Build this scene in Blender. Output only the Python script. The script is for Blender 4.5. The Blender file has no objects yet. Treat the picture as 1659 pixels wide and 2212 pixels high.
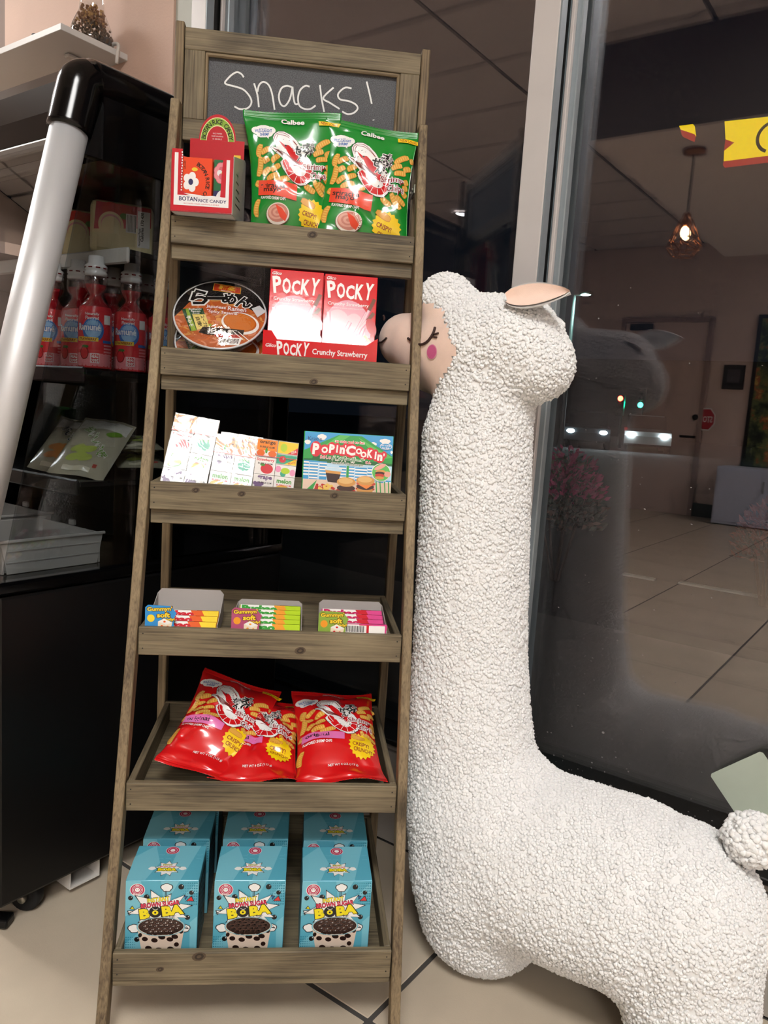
import bpy, bmesh, math, random
import numpy as np
from mathutils import Matrix, Vector
from mathutils.geometry import tessellate_polygon

random.seed(7)
scn = bpy.context.scene
COL = scn.collection
PI = math.pi
R = math.radians

# ------------------------------------------------------------------ camera
CAM_H = 0.97
PITCH, ROLL, AZ = R(7.616), R(3.765), R(-35.5)
fw = Vector((math.sin(AZ)*math.cos(PITCH), math.cos(AZ)*math.cos(PITCH), -math.sin(PITCH)))
r0 = Vector((math.cos(AZ), -math.sin(AZ), 0))
u0 = r0.cross(fw)
cr = r0*math.cos(ROLL) + u0*math.sin(ROLL)
cu = u0*math.cos(ROLL) - r0*math.sin(ROLL)
camd = bpy.data.cameras.new('camera')
cam = bpy.data.objects.new('camera', camd)
COL.objects.link(cam)
cam.matrix_world = Matrix(((cr.x, cu.x, -fw.x, 0), (cr.y, cu.y, -fw.y, 0), (cr.z, cu.z, -fw.z, CAM_H), (0, 0, 0, 1)))
camd.sensor_fit = 'HORIZONTAL'
camd.sensor_width = 36
camd.lens = 1660*36/1659
camd.clip_start = 0.02
camd.clip_end = 300
scn.camera = cam

# ------------------------------------------------------------------ world (night) and exposure
w = bpy.data.worlds.new('night')
scn.world = w
w.use_nodes = True
w.node_tree.nodes['Background'].inputs[0].default_value = (0.010, 0.014, 0.022, 1)
w.node_tree.nodes['Background'].inputs[1].default_value = 0.35
scn.view_settings.view_transform = 'Standard'
scn.view_settings.look = 'None'
scn.view_settings.gamma = 1
scn.view_settings.use_curve_mapping = False
scn.view_settings.exposure = 0.0
scn.cycles.use_denoising = True
scn.cycles.max_bounces = 6
scn.cycles.diffuse_bounces = 2
scn.cycles.glossy_bounces = 3
scn.cycles.use_adaptive_sampling = True
scn.cycles.adaptive_threshold = .055
scn.cycles.adaptive_min_samples = 18
scn.cycles.transparent_max_bounces = 20
TROFFER = 41.0          # emission of the ceiling light panels

# ------------------------------------------------------------------ materials
def lin(h):
    if not isinstance(h, str):
        return tuple(h)
    h = h.lstrip('#')
    o = []
    for i in (0, 2, 4):
        c = int(h[i:i+2], 16)/255
        o.append(c/12.92 if c <= .04045 else ((c+.055)/1.055)**2.4)
    return tuple(o)

MC = {}
def mat(name, col='#808080', rough=.5, metal=0, spec=.5, coat=0, var=0, vscale=20, bump=0, bscale=200, emit=0, trans=0, sheen=0, sss=0):
    if name in MC:
        return MC[name]
    m = bpy.data.materials.new(name)
    m.use_nodes = True
    nt = m.node_tree
    b = nt.nodes['Principled BSDF']
    c = lin(col)
    b.inputs['Base Color'].default_value = (*c, 1)
    b.inputs['Roughness'].default_value = rough
    b.inputs['Metallic'].default_value = metal
    b.inputs['Specular IOR Level'].default_value = spec
    b.inputs['Coat Weight'].default_value = coat
    b.inputs['Coat Roughness'].default_value = .06
    b.inputs['Transmission Weight'].default_value = trans
    if sheen:
        b.inputs['Sheen Weight'].default_value = sheen
        b.inputs['Sheen Roughness'].default_value = .5
    if sss:
        b.inputs['Subsurface Weight'].default_value = sss
        b.inputs['Subsurface Radius'].default_value = (.01, .008, .006)
        b.inputs['Subsurface Scale'].default_value = 1
    if emit:
        b.inputs['Emission Color'].default_value = (*c, 1)
        b.inputs['Emission Strength'].default_value = emit
    if var or bump:
        tc = nt.nodes.new('ShaderNodeTexCoord')
    if var:
        n = nt.nodes.new('ShaderNodeTexNoise')
        n.inputs['Scale'].default_value = vscale
        n.inputs['Detail'].default_value = 6
        nt.links.new(tc.outputs['Object'], n.inputs['Vector'])
        mr = nt.nodes.new('ShaderNodeMapRange')
        mr.inputs['From Min'].default_value = .3
        mr.inputs['From Max'].default_value = .7
        mr.inputs['To Min'].default_value = 1-var
        mr.inputs['To Max'].default_value = 1+var
        nt.links.new(n.outputs['Fac'], mr.inputs['Value'])
        mx = nt.nodes.new('ShaderNodeVectorMath')
        mx.operation = 'SCALE'
        mx.inputs[0].default_value = c
        nt.links.new(mr.outputs['Result'], mx.inputs['Scale'])
        nt.links.new(mx.outputs['Vector'], b.inputs['Base Color'])
    if bump:
        n2 = nt.nodes.new('ShaderNodeTexNoise')
        n2.inputs['Scale'].default_value = bscale
        n2.inputs['Detail'].default_value = 3
        nt.links.new(tc.outputs['Object'], n2.inputs['Vector'])
        bp = nt.nodes.new('ShaderNodeBump')
        bp.inputs['Strength'].default_value = bump
        bp.inputs['Distance'].default_value = .002
        nt.links.new(n2.outputs['Fac'], bp.inputs['Height'])
        nt.links.new(bp.outputs['Normal'], b.inputs['Normal'])
    MC[name] = m
    return m

def glass_mat(name, k=1.0, base=.045, tint=(1, 1, 1), rough=0.0, bump=0, bscale=60, gcol=(1, 1, 1)):
    """thin clear sheet: transparent plus a Schlick mirror term"""
    if name in MC:
        return MC[name]
    m = bpy.data.materials.new(name)
    m.use_nodes = True
    nt = m.node_tree
    nt.nodes.clear()
    out = nt.nodes.new('ShaderNodeOutputMaterial')
    tr = nt.nodes.new('ShaderNodeBsdfTransparent')
    tr.inputs[0].default_value = (*tint, 1)
    gl = nt.nodes.new('ShaderNodeBsdfGlossy')
    gl.inputs['Roughness'].default_value = rough
    gl.inputs['Color'].default_value = (*gcol, 1)
    lw = nt.nodes.new('ShaderNodeLayerWeight')
    lw.inputs[0].default_value = .5
    pw = nt.nodes.new('ShaderNodeMath'); pw.operation = 'POWER'; pw.inputs[1].default_value = 5
    ml = nt.nodes.new('ShaderNodeMath'); ml.operation = 'MULTIPLY_ADD'; ml.inputs[1].default_value = .95*k; ml.inputs[2].default_value = base*k
    nt.links.new(lw.outputs['Facing'], pw.inputs[0])
    nt.links.new(pw.outputs[0], ml.inputs[0])
    ml.use_clamp = True
    mx = nt.nodes.new('ShaderNodeMixShader')
    nt.links.new(ml.outputs[0], mx.inputs[0])
    nt.links.new(tr.outputs[0], mx.inputs[1])
    nt.links.new(gl.outputs[0], mx.inputs[2])
    nt.links.new(mx.outputs[0], out.inputs[0])
    if bump:
        tc = nt.nodes.new('ShaderNodeTexCoord')
        n2 = nt.nodes.new('ShaderNodeTexNoise')
        n2.inputs['Scale'].default_value = bscale
        n2.inputs['Detail'].default_value = 2
        n2.inputs['Distortion'].default_value = 1.5
        nt.links.new(tc.outputs['Object'], n2.inputs['Vector'])
        bp = nt.nodes.new('ShaderNodeBump')
        bp.inputs['Strength'].default_value = bump
        bp.inputs['Distance'].default_value = .004
        nt.links.new(n2.outputs['Fac'], bp.inputs['Height'])
        nt.links.new(bp.outputs['Normal'], gl.inputs['Normal'])
    MC[name] = m
    return m

def emit_mat(name, col, s):
    if name in MC:
        return MC[name]
    m = bpy.data.materials.new(name)
    m.use_nodes = True
    nt = m.node_tree
    nt.nodes.clear()
    o = nt.nodes.new('ShaderNodeOutputMaterial')
    e = nt.nodes.new('ShaderNodeEmission')
    e.inputs[0].default_value = (*lin(col), 1)
    e.inputs[1].default_value = s
    nt.links.new(e.outputs[0], o.inputs[0])
    MC[name] = m
    return m

def wood_mat(name, dark, mid, light, knots=True):
    m = bpy.data.materials.new(name)
    m.use_nodes = True
    nt = m.node_tree
    N, L = nt.nodes.new, nt.links.new
    b = nt.nodes['Principled BSDF']
    b.inputs['Roughness'].default_value = .62
    b.inputs['Specular IOR Level'].default_value = .3
    tc = N('ShaderNodeTexCoord'); oi = N('ShaderNodeObjectInfo')
    ad = N('ShaderNodeVectorMath'); ad.operation = 'MULTIPLY_ADD'
    ad.inputs[1].default_value = (1, 1, 1)
    sc = N('ShaderNodeVectorMath'); sc.operation = 'SCALE'; sc.inputs[0].default_value = (13.1, 5.7, 9.3)
    L(oi.outputs['Random'], sc.inputs['Scale'])
    L(tc.outputs['Object'], ad.inputs[0]); L(sc.outputs[0], ad.inputs[2])
    mp = N('ShaderNodeMapping'); mp.inputs['Scale'].default_value = (5, 190, 190)
    L(ad.outputs[0], mp.inputs['Vector'])
    n1 = N('ShaderNodeTexNoise'); n1.inputs['Scale'].default_value = 1.6; n1.inputs['Detail'].default_value = 8; n1.inputs['Distortion'].default_value = .8
    L(mp.outputs[0], n1.inputs['Vector'])
    mp2 = N('ShaderNodeMapping'); mp2.inputs['Scale'].default_value = (5, 16, 16)
    L(ad.outputs[0], mp2.inputs['Vector'])
    n2 = N('ShaderNodeTexNoise'); n2.inputs['Scale'].default_value = 1.4; n2.inputs['Detail'].default_value = 5
    L(mp2.outputs[0], n2.inputs['Vector'])
    mix = N('ShaderNodeMath'); mix.operation = 'MULTIPLY_ADD'; mix.inputs[1].default_value = .55
    h = N('ShaderNodeMath'); h.operation = 'MULTIPLY'; h.inputs[1].default_value = .5
    L(n2.outputs['Fac'], h.inputs[0]); L(n1.outputs['Fac'], mix.inputs[0]); L(h.outputs[0], mix.inputs[2])
    cr_ = N('ShaderNodeValToRGB')
    e = cr_.color_ramp.elements
    e[0].position = .36; e[0].color = (*lin(dark), 1)
    e[1].position = .72; e[1].color = (*lin(light), 1)
    k = e.new(.52); k.color = (*lin(mid), 1)
    L(mix.outputs[0], cr_.inputs[0])
    last = cr_.outputs[0]
    if knots:
        mp3 = N('ShaderNodeMapping'); mp3.inputs['Scale'].default_value = (5.5, 14, 14)
        L(ad.outputs[0], mp3.inputs['Vector'])
        vo = N('ShaderNodeTexVoronoi'); vo.inputs['Scale'].default_value = .8
        L(mp3.outputs[0], vo.inputs['Vector'])
        mr = N('ShaderNodeMapRange'); mr.inputs['From Min'].default_value = .07; mr.inputs['From Max'].default_value = .22
        mr.inputs['To Min'].default_value = .35; mr.inputs['To Max'].default_value = 1
        L(vo.outputs['Distance'], mr.inputs['Value'])
        mu = N('ShaderNodeVectorMath'); mu.operation = 'SCALE'
        L(last, mu.inputs[0]); L(mr.outputs[0], mu.inputs['Scale'])
        last = mu.outputs[0]
    L(last, b.inputs['Base Color'])
    bp = N('ShaderNodeBump'); bp.inputs['Strength'].default_value = .35; bp.inputs['Distance'].default_value = .0012
    L(n1.outputs['Fac'], bp.inputs['Height']); L(bp.outputs[0], b.inputs['Normal'])
    MC[name] = m
    return m

# ------------------------------------------------------------------ mesh helpers
def mk(name, me, parent=None, mtx=None, mats=None):
    o = bpy.data.objects.new(name, me)
    COL.objects.link(o)
    if parent is not None:
        o.parent = parent
    if mtx is not None:
        o.matrix_basis = mtx
    if mats:
        for m in (mats if isinstance(mats, (list, tuple)) else [mats]):
            me.materials.append(m)
    return o

def raw(name, verts, faces, mats=None, parent=None, mtx=None, smooth=False, mi=None):
    me = bpy.data.meshes.new(name)
    me.from_pydata([tuple(v) for v in verts], [], [tuple(f) for f in faces])
    if smooth:
        me.polygons.foreach_set('use_smooth', [True]*len(me.polygons))
    if mi is not None:
        me.polygons.foreach_set('material_index', mi)
    me.update()
    return mk(name, me, parent, mtx, mats)

def T(x=0, y=0, z=0): return Matrix.Translation((x, y, z))
def RX(a): return Matrix.Rotation(a, 4, 'X')
def RY(a): return Matrix.Rotation(a, 4, 'Y')
def RZ(a): return Matrix.Rotation(a, 4, 'Z')

BOXC = {}
def box_me(sx, sy, sz, m, bev=0):
    k = (round(sx, 5), round(sy, 5), round(sz, 5), m.name if m else None, bev)
    if k in BOXC:
        return BOXC[k]
    bm = bmesh.new()
    bmesh.ops.create_cube(bm, size=1)
    bmesh.ops.scale(bm, vec=(sx, sy, sz), verts=bm.verts)
    if bev:
        bmesh.ops.bevel(bm, geom=bm.edges[:], offset=min(bev, .45*min(sx, sy, sz)), segments=2 if bev > .003 else 1, affect='EDGES', profile=.5)
    me = bpy.data.meshes.new('block')
    bm.to_mesh(me); bm.free()
    if m:
        me.materials.append(m)
    BOXC[k] = me
    return me

def box(name, parent, c, s, m, bev=0, rot=None):
    mt = T(*c)
    if rot is not None:
        mt = mt @ rot
    return mk(name, box_me(*s, m, bev), parent, mt)

def wood(name, parent, c, s, m, bev=.0012, rot=None):
    """a board whose local X runs along its length, so the grain does too"""
    i = max(range(3), key=lambda k: s[k])
    if i == 0: ss, q = s, Matrix.Identity(4)
    elif i == 1: ss, q = (s[1], s[0], s[2]), RZ(PI/2)
    else: ss, q = (s[2], s[1], s[0]), RY(-PI/2)
    mt = T(*c)
    if rot is not None:
        mt = mt @ rot
    return mk(name, box_me(*ss, m, bev), parent, mt @ q)

def lathe_data(prof, n=32, cap=True):
    v, f = [], []
    for r, z in prof:
        for i in range(n):
            a = 2*PI*i/n
            v.append((r*math.cos(a), r*math.sin(a), z))
    for k in range(len(prof)-1):
        for i in range(n):
            j = (i+1) % n
            f.append((k*n+i, k*n+j, (k+1)*n+j, (k+1)*n+i))
    if cap:
        f.append(tuple(range(n-1, -1, -1)))
        f.append(tuple(range((len(prof)-1)*n, len(prof)*n)))
    return v, f

def lathe(name, parent, prof, m, n=32, mtx=None, cap=True, smooth=True):
    v, f = lathe_data(prof, n, cap)
    o = raw(name, v, f, m, parent, mtx, smooth)
    return o

def tube_data(pts, r, n=10, closed=False):
    pts = [Vector(p) for p in pts]
    rs = r if isinstance(r, (list, tuple)) else [r]*len(pts)
    v, f = [], []
    prev = None
    for i, p in enumerate(pts):
        a = pts[max(i-1, 0)]; b = pts[min(i+1, len(pts)-1)]
        d = (b-a).normalized()
        if prev is None:
            up = Vector((0, 0, 1)) if abs(d.z) < .9 else Vector((1, 0, 0))
            s = d.cross(up).normalized()
        else:
            s = (prev - d*prev.dot(d)).normalized()
        prev = s
        t = d.cross(s)
        for k in range(n):
            an = 2*PI*k/n
            v.append(p + (s*math.cos(an) + t*math.sin(an))*rs[i])
    for i in range(len(pts)-1):
        for k in range(n):
            j = (k+1) % n
            f.append((i*n+k, i*n+j, (i+1)*n+j, (i+1)*n+k))
    f.append(tuple(range(n-1, -1, -1)))
    f.append(tuple(range((len(pts)-1)*n, len(pts)*n)))
    return v, f

def tube(name, parent, pts, r, m, n=10, mtx=None):
    v, f = tube_data(pts, r, n)
    return raw(name, v, f, m, parent, mtx, True)

def prism(name, parent, poly, d0, d1, m, plane='xz', mtx=None):
    """extruded polygon; plane xz -> extruded along y"""
    n = len(poly)
    def P(a, b, d):
        return {'xz': (a, d, b), 'yz': (d, a, b), 'xy': (a, b, d)}[plane]
    v = [P(a, b, d0) for a, b in poly] + [P(a, b, d1) for a, b in poly]
    f = [tuple(range(n)), tuple(range(2*n-1, n-1, -1))] + [(i, i+n, (i+1) % n + n, (i+1) % n) for i in range(n)]
    o = raw(name, v, f, m, parent, mtx)
    bm = bmesh.new(); bm.from_mesh(o.data); bmesh.ops.recalc_face_normals(bm, faces=bm.faces); bm.to_mesh(o.data); bm.free()
    return o

def ellipsoid_data(c, r, nu=16, nv=10):
    v = [(c[0], c[1], c[2]-r[2])]; f = []
    for j in range(1, nv):
        ph = -PI/2 + PI*j/nv
        for i in range(nu):
            a = 2*PI*i/nu
            v.append((c[0]+r[0]*math.cos(ph)*math.cos(a), c[1]+r[1]*math.cos(ph)*math.sin(a), c[2]+r[2]*math.sin(ph)))
    v.append((c[0], c[1], c[2]+r[2]))
    for i in range(nu):
        f.append((0, 1+(i+1) % nu, 1+i))
        f.append((len(v)-1, 1+(nv-2)*nu+i, 1+(nv-2)*nu+(i+1) % nu))
    for j in range(nv-2):
        for i in range(nu):
            k = (i+1) % nu
            f.append((1+j*nu+i, 1+j*nu+k, 1+(j+1)*nu+k, 1+(j+1)*nu+i))
    return v, f

def ellipsoid(name, parent, c, r, m, mtx=None, nu=16, nv=10):
    v, f = ellipsoid_data(c, r, nu, nv)
    return raw(name, v, f, m, parent, mtx, True)

def tag(o, label, cat, group=None):
    o['label'] = label; o['category'] = cat
    if group: o['group'] = group
    return o

def thing(name, label, cat, mtx=None, group=None):
    o = bpy.data.objects.new(name, None)
    COL.objects.link(o)
    o.empty_display_size = .05
    if mtx is not None:
        o.matrix_world = mtx
    return tag(o, label, cat, group)

def copy_tree(o, mtx=None, label=None, parent=None):
    c = o.copy(); COL.objects.link(c)
    c.parent = parent
    if mtx is not None:
        c.matrix_basis = mtx
    if label: c['label'] = label
    for ch in o.children:
        copy_tree(ch, None, None, c)
    return c

def struct(o):
    o['kind'] = 'structure'
    return o

# ------------------------------------------------------------------ flat print: polygons and lettering mapped onto a surface
TXC = {}
def text_tris(body, bold, res=2):
    k = (body, bold)
    if k in TXC:
        return TXC[k]
    c = bpy.data.curves.new('lettering', 'FONT')
    c.body = body; c.resolution_u = res; c.offset = bold; c.align_x = 'CENTER'
    o = bpy.data.objects.new('lettering', c)
    me = bpy.data.meshes.new_from_object(o)
    me.calc_loop_triangles()
    v = np.array([(p.co.x, p.co.y) for p in me.vertices], float).reshape(-1, 2)
    t = [tuple(x.vertices) for x in me.loop_triangles]
    bpy.data.objects.remove(o); bpy.data.meshes.remove(me); bpy.data.curves.remove(c)
    lo, hi = v.min(0), v.max(0)
    TXC[k] = (v, t, lo, hi)
    return TXC[k]

class Art:
    def __init__(s, sx=1., sy=None, ox=0, oy=0):
        s.L = []; s.lv = None; s.sx = sx; s.sy = sx if sy is None else sy; s.ox = ox; s.oy = oy
    def _add(s, v, t, m):
        v = np.array(v, float)
        v = (v - (s.ox, s.oy))*(s.sx, s.sy)
        s.L.append((v, t, m, s.lv if s.lv is not None else (max(x[3] for x in s.L)+1 if s.L else 0)))
    def fix(s, d):
        """d given: what follows shares one layer, d above the top so far; None: every piece on its own layer"""
        s.lv = None if d is None else d+(max(x[3] for x in s.L) if s.L else 0)
    def poly(s, pts, m):
        t = tessellate_polygon([[Vector((p[0], p[1], 0)) for p in pts]])
        s._add(pts, [tuple(x) for x in t], m)
    def rect(s, x0, y0, x1, y1, m):
        s._add([(x0, y0), (x1, y0), (x1, y1), (x0, y1)], [(0, 1, 2), (0, 2, 3)], m)
    def ell(s, cx, cy, rx, ry, m, n=24, rot=0, a0=0, a1=2*PI):
        c, sn = math.cos(rot), math.sin(rot)
        p = []
        for i in range(n):
            a = a0+(a1-a0)*i/(n if a1-a0 > 6.28 else n-1)
            x, y = rx*math.cos(a), ry*math.sin(a)
            p.append((cx+x*c-y*sn, cy+x*sn+y*c))
        p.append((cx, cy))
        rng = n if a1-a0 > 6.28 else n-1
        s._add(p, [(n, i, (i+1) % n) for i in range(rng)], m)
    def ring(s, cx, cy, r1, r2, m, n=28, a0=0, a1=2*PI, ry=1):
        p = []
        for i in range(n+1):
            a = a0+(a1-a0)*i/n
            p += [(cx+r1*math.cos(a), cy+r1*ry*math.sin(a)), (cx+r2*math.cos(a), cy+r2*ry*math.sin(a))]
        s._add(p, [t for i in range(n) for t in ((2*i, 2*i+1, 2*i+2), (2*i+1, 2*i+3, 2*i+2))], m)
    def star(s, cx, cy, r1, r2, n, m, rot=0, ry=1):
        p = []
        for i in range(2*n):
            a = rot+PI*i/n
            q = r1 if i % 2 == 0 else r2
            p.append((cx+q*math.cos(a), cy+q*ry*math.sin(a)))
        p.append((cx, cy))
        s._add(p, [(2*n, i, (i+1) % (2*n)) for i in range(2*n)], m)
    def burst(s, cx, cy, spikes, m, k=1.0, inner=.5):
        """spikes: list of (angle_deg, rx) -> spiky star"""
        p = []
        sp = sorted(spikes)
        for i, (a, r) in enumerate(sp):
            b, r2 = sp[(i+1) % len(sp)]
            if b < a: b += 360
            p.append((cx+k*r*math.cos(R(a)), cy+k*r*math.sin(R(a))))
            q = inner*min(r, r2)
            p.append((cx+k*q*math.cos(R((a+b)/2)), cy+k*q*math.sin(R((a+b)/2))))
        p.append((cx, cy)); n = len(p)-1
        s._add(p, [(n, i, (i+1) % n) for i in range(n)], m)
    def stroke(s, pts, wd, m, taper=None):
        v, t = [], []
        n = len(pts)
        for i, p in enumerate(pts):
            a = pts[max(i-1, 0)]; b = pts[min(i+1, n-1)]
            dx, dy = b[0]-a[0], b[1]-a[1]
            l = math.hypot(dx, dy) or 1
            k = wd/2*(1 if taper is None else taper[min(int(i*len(taper)/n), len(taper)-1)])
            v += [(p[0]-dy/l*k, p[1]+dx/l*k), (p[0]+dy/l*k, p[1]-dx/l*k)]
        for i in range(n-1):
            t += [(2*i, 2*i+1, 2*i+2), (2*i+1, 2*i+3, 2*i+2)]
        s._add(v, t, m)
    def capsule(s, x0, y0, x1, y1, wd, m, bend=0):
        n = 6; L = math.hypot(x1-x0, y1-y0); dx, dy = (x1-x0)/L, (y1-y0)/L
        top, bot = [], []
        for i in range(n+1):
            q = i/n
            e = math.sqrt(max(0, 1-(abs(2*q-1))**6))*.5+.0
            e = max(e, .28)
            b = bend*(1-(2*q-1)**2)
            cx, cy = x0+dx*L*q-dy*b, y0+dy*L*q+dx*b
            top.append((cx-dy*wd*e, cy+dx*wd*e)); bot.append((cx+dy*wd*e, cy-dx*wd*e))
        v = top+bot
        t = []
        for i in range(n):
            t += [(i, i+1, n+1+i), (i+1, n+2+i, n+1+i)]
        s._add(v, t, m)
    def cloud(s, cx, cy, rx, ry, m):
        for dx, dy, k in ((0, 0, 1), (-.5, -.1, .62), (.5, -.1, .62), (-.2, .35, .6), (.28, .3, .62)):
            s.ell(cx+dx*rx, cy+dy*ry, rx*k*.72, ry*k*.9, m, 14)
    def text(s, body, cx, cy, w=None, h=None, m=None, bold=.01, rot=0, shear=0, arc=0, grow=0):
        v, t, lo, hi = text_tris(body, bold)
        if w is None: w = h*(hi[0]-lo[0])/(hi[1]-lo[1])
        if h is None: h = abs(w*(hi[1]-lo[1])/(hi[0]-lo[0])*s.sx/s.sy)
        q = (v-(lo+hi)/2)/(hi-lo)
        x = q[:, 0]*w; y = q[:, 1]*h*(1 if s.sy*s.sx > 0 else -1)
        x = x+shear*y
        if arc:
            y = y + arc*(1-(2*q[:, 0])**2)
        c, sn = math.cos(R(rot)), math.sin(R(rot))
        s._add(np.stack([cx+x*c-y*sn, cy+x*sn+y*c], 1), t, m)
    def text_ring(s, body, cx, cy, r, h, a0, a1, m, bold=.01, ry=None):
        """lettering along an arc, one glyph at a time; angles in degrees, clockwise reading"""
        n = len(body)
        for i, ch in enumerate(body):
            if ch == ' ': continue
            a = a0+(a1-a0)*(i+.5)/n
            yf = 1 if s.sy*s.sx > 0 else -1
            x, y = cx+r*math.cos(R(a)), cy+yf*(ry or r)*math.sin(R(a))
            s.text(ch, x, y, None, h, m, bold, yf*(a-90))
    def data(s, fn, maxe=None, base=.0004, dz=.00003):
        V, F, MI, mats = [], [], [], []
        for (v, t, m, k) in s.L:
            if m not in mats: mats.append(m)
            mi = mats.index(m)
            h = base+dz*k
            if maxe:
                pts = [tuple(p) for p in v]; tr = list(t); cache = {}
                for _ in range(6):
                    nt, done = [], True
                    for (a, b, c) in tr:
                        e = [(math.dist(pts[a], pts[b]), a, b, c), (math.dist(pts[b], pts[c]), b, c, a), (math.dist(pts[c], pts[a]), c, a, b)]
                        l, i, j, o = max(e)
                        if l > maxe:
                            done = False
                            key = (min(i, j), max(i, j))
                            if key not in cache:
                                cache[key] = len(pts)
                                pts.append(((pts[i][0]+pts[j][0])/2, (pts[i][1]+pts[j][1])/2))
                            q = cache[key]
                            nt += [(i, q, o), (q, j, o)]
                        else:
                            nt.append((a, b, c))
                    tr = nt
                    if done: break
            else:
                pts, tr = [tuple(p) for p in v], t
            o = len(V)
            for p in pts: V.append(fn(p[0], p[1], h))
            for a, b, c in tr:
                F.append((o+a, o+b, o+c)); MI.append(mi)
        return V, F, MI, [MC[m] for m in mats]
    def build(s, name, parent, fn, maxe=None, mtx=None, base=.0004, dz=.00003):
        V, F, MI, ms = s.data(fn, maxe, base, dz)
        return raw(name, V, F, ms, parent, mtx, False, MI)

def front_face(d):
    """map print (x, z) onto a face whose plane is y = d, looking towards -y"""
    return lambda x, y, h: (x, d-h, y)

def inks(d, rough=.35, coat=0, spec=.5):
    for k, c in d.items():
        mat(k, c, rough, coat=coat, spec=spec)
# ================================================================== THE ROOM
YF, YG = 1.345, 1.43           # face of the window wall, plane of the glass
XL, XR, YB, ZC = -5.2, 3.0, -6.2, 3.0
m_grout = mat('grout', '#4a4744', .8)
m_tile = mat('floor_tile', '#c6b8a4', .34, spec=.45, var=.10, vscale=5, bump=.10, bscale=350)
m_pink = mat('pink_wall_paint', '#dcbcaa', .75, var=.03, vscale=8, bump=.25, bscale=160)
m_wall = mat('room_wall_paint', '#dcc6bb', .8, var=.03, vscale=4)
m_ceil = mat('ceiling_panel', '#e2d6cf', .9, var=.04, vscale=30)
m_tbar = mat('ceiling_grid_metal', '#8d837e', .6)
m_alu = mat('window_aluminium', '#c9c4c1', .42, metal=.15, var=.03, vscale=12)
m_alu2 = mat('window_aluminium_grey', '#8d979c', .4, metal=.35)
m_gask = mat('black_gasket', '#060607', .5)
m_trimg = mat('pale_green_trim', '#c6c9bf', .6, var=.03)
m_base = mat('base_tile', '#a39d96', .4, var=.06, vscale=9)
m_black = mat('black_paint', '#0b0b0c', .35)
m_dark = mat('charcoal_paint', '#2a2624', .7)

floor = struct(box('floor', None, ((XL+XR)/2, (YB+1.5)/2, -.0265), (XR-XL, 1.5-YB, .05), m_grout))
gx = [-.622+.61*k for k in range(-9, 8)]
gy = [.921+.61*k for k in range(-14, 3)]
def clampint(a, b, lo, hi):
    return max(a, lo), min(b, hi)
for i in range(len(gx)-1):
    for j in range(len(gy)-1):
        wide = gy[j] > .3                      # the rows by the window have one long tile beside the fridge
        if wide and abs(gx[i]+1.232) < .01: continue
        x0, x1 = clampint(gx[i], gx[i+2] if wide and abs(gx[i+1]+1.232) < .01 else gx[i+1], XL, XR)
        y0, y1 = clampint(gy[j], gy[j+1], YB, 1.36)
        if x1-x0 < .03 or y1-y0 < .03: continue
        o = box('floor_tile', floor, ((x0+x1)/2, (y0+y1)/2-(YB+1.5)/2, .0215), (x1-x0-.009, y1-y0-.009, .010), m_tile, .0012)
        o.matrix_basis = T((x0+x1)/2-(XL+XR)/2, (y0+y1)/2-(YB+1.5)/2, .0215)

ceil = struct(box('ceiling', None, ((XL+XR)/2, (YB+1.5)/2, ZC+.045), (XR-XL, 1.5-YB, .06), m_tbar))
cx_ = [-2.41+1.22*k for k in range(-4, 6)]
cy_ = [-1.26+.61*k for k in range(-10, 6)]
for i in range(len(cx_)-1):
    for j in range(len(cy_)-1):
        x0, x1 = clampint(cx_[i], cx_[i+1], XL, XR)
        y0, y1 = clampint(cy_[j], cy_[j+1], YB, 1.36)
        if x1-x0 < .05 or y1-y0 < .05: continue
        o = box('ceiling_panel', ceil, (0, 0, 0), (x1-x0-.028, y1-y0-.028, .02), m_ceil)
        o.matrix_basis = T((x0+x1)/2-(XL+XR)/2, (y0+y1)/2-(YB+1.5)/2, -.036)

struct(box('wall_left', None, (XL-.05, (YB+1.5)/2, ZC/2), (.1, 1.5-YB, ZC), m_wall))
struct(box('wall_right', None, (XR+.05, (YB+1.5)/2, ZC/2), (.1, 1.5-YB, ZC), m_wall))
struct(box('wall_back', None, ((XL+XR)/2, YB-.05, ZC/2), (XR-XL, .1, ZC), m_wall))
struct(box('baseboard_back', None, ((XL+XR)/2, YB+.008, .075), (XR-XL, .016, .15), m_black))
# window wall: pink plaster at the left, low tiled wall under the glass, header above
struct(box('wall_window', None, (-2.122, YF+.12, ZC/2), (.816, .24, ZC), m_pink))
struct(box('wall_window_header', None, (.64, YF+.13, 2.82), (4.7, .22, .36), m_pink))
struct(box('wall_far_left', None, ((XL-2.53)/2, YF+.13, ZC/2), (-2.53-XL, .22, ZC), mat('brown_wall', '#8d7a70', .8)))
low = struct(box('wall_low', None, (.67, 1.43, .12), (4.64, .13, .24), m_grout))
xs_ = -1.64
while xs_ < 2.9:
    for z0, z1 in ((.004, .097), (.101, .216), (.220, .241)):
        o = box('base_tile', low, (0, 0, 0), (.298, .012, z1-z0), m_base, .0012)
        o.matrix_basis = T(xs_+.15-.67, -.069, (z0+z1)/2-.12)
    xs_ += .302
struct(box('trim_1', None, (-1.68, 1.40, 1.5), (.068, .10, 3.0), m_trimg, .003))

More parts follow.
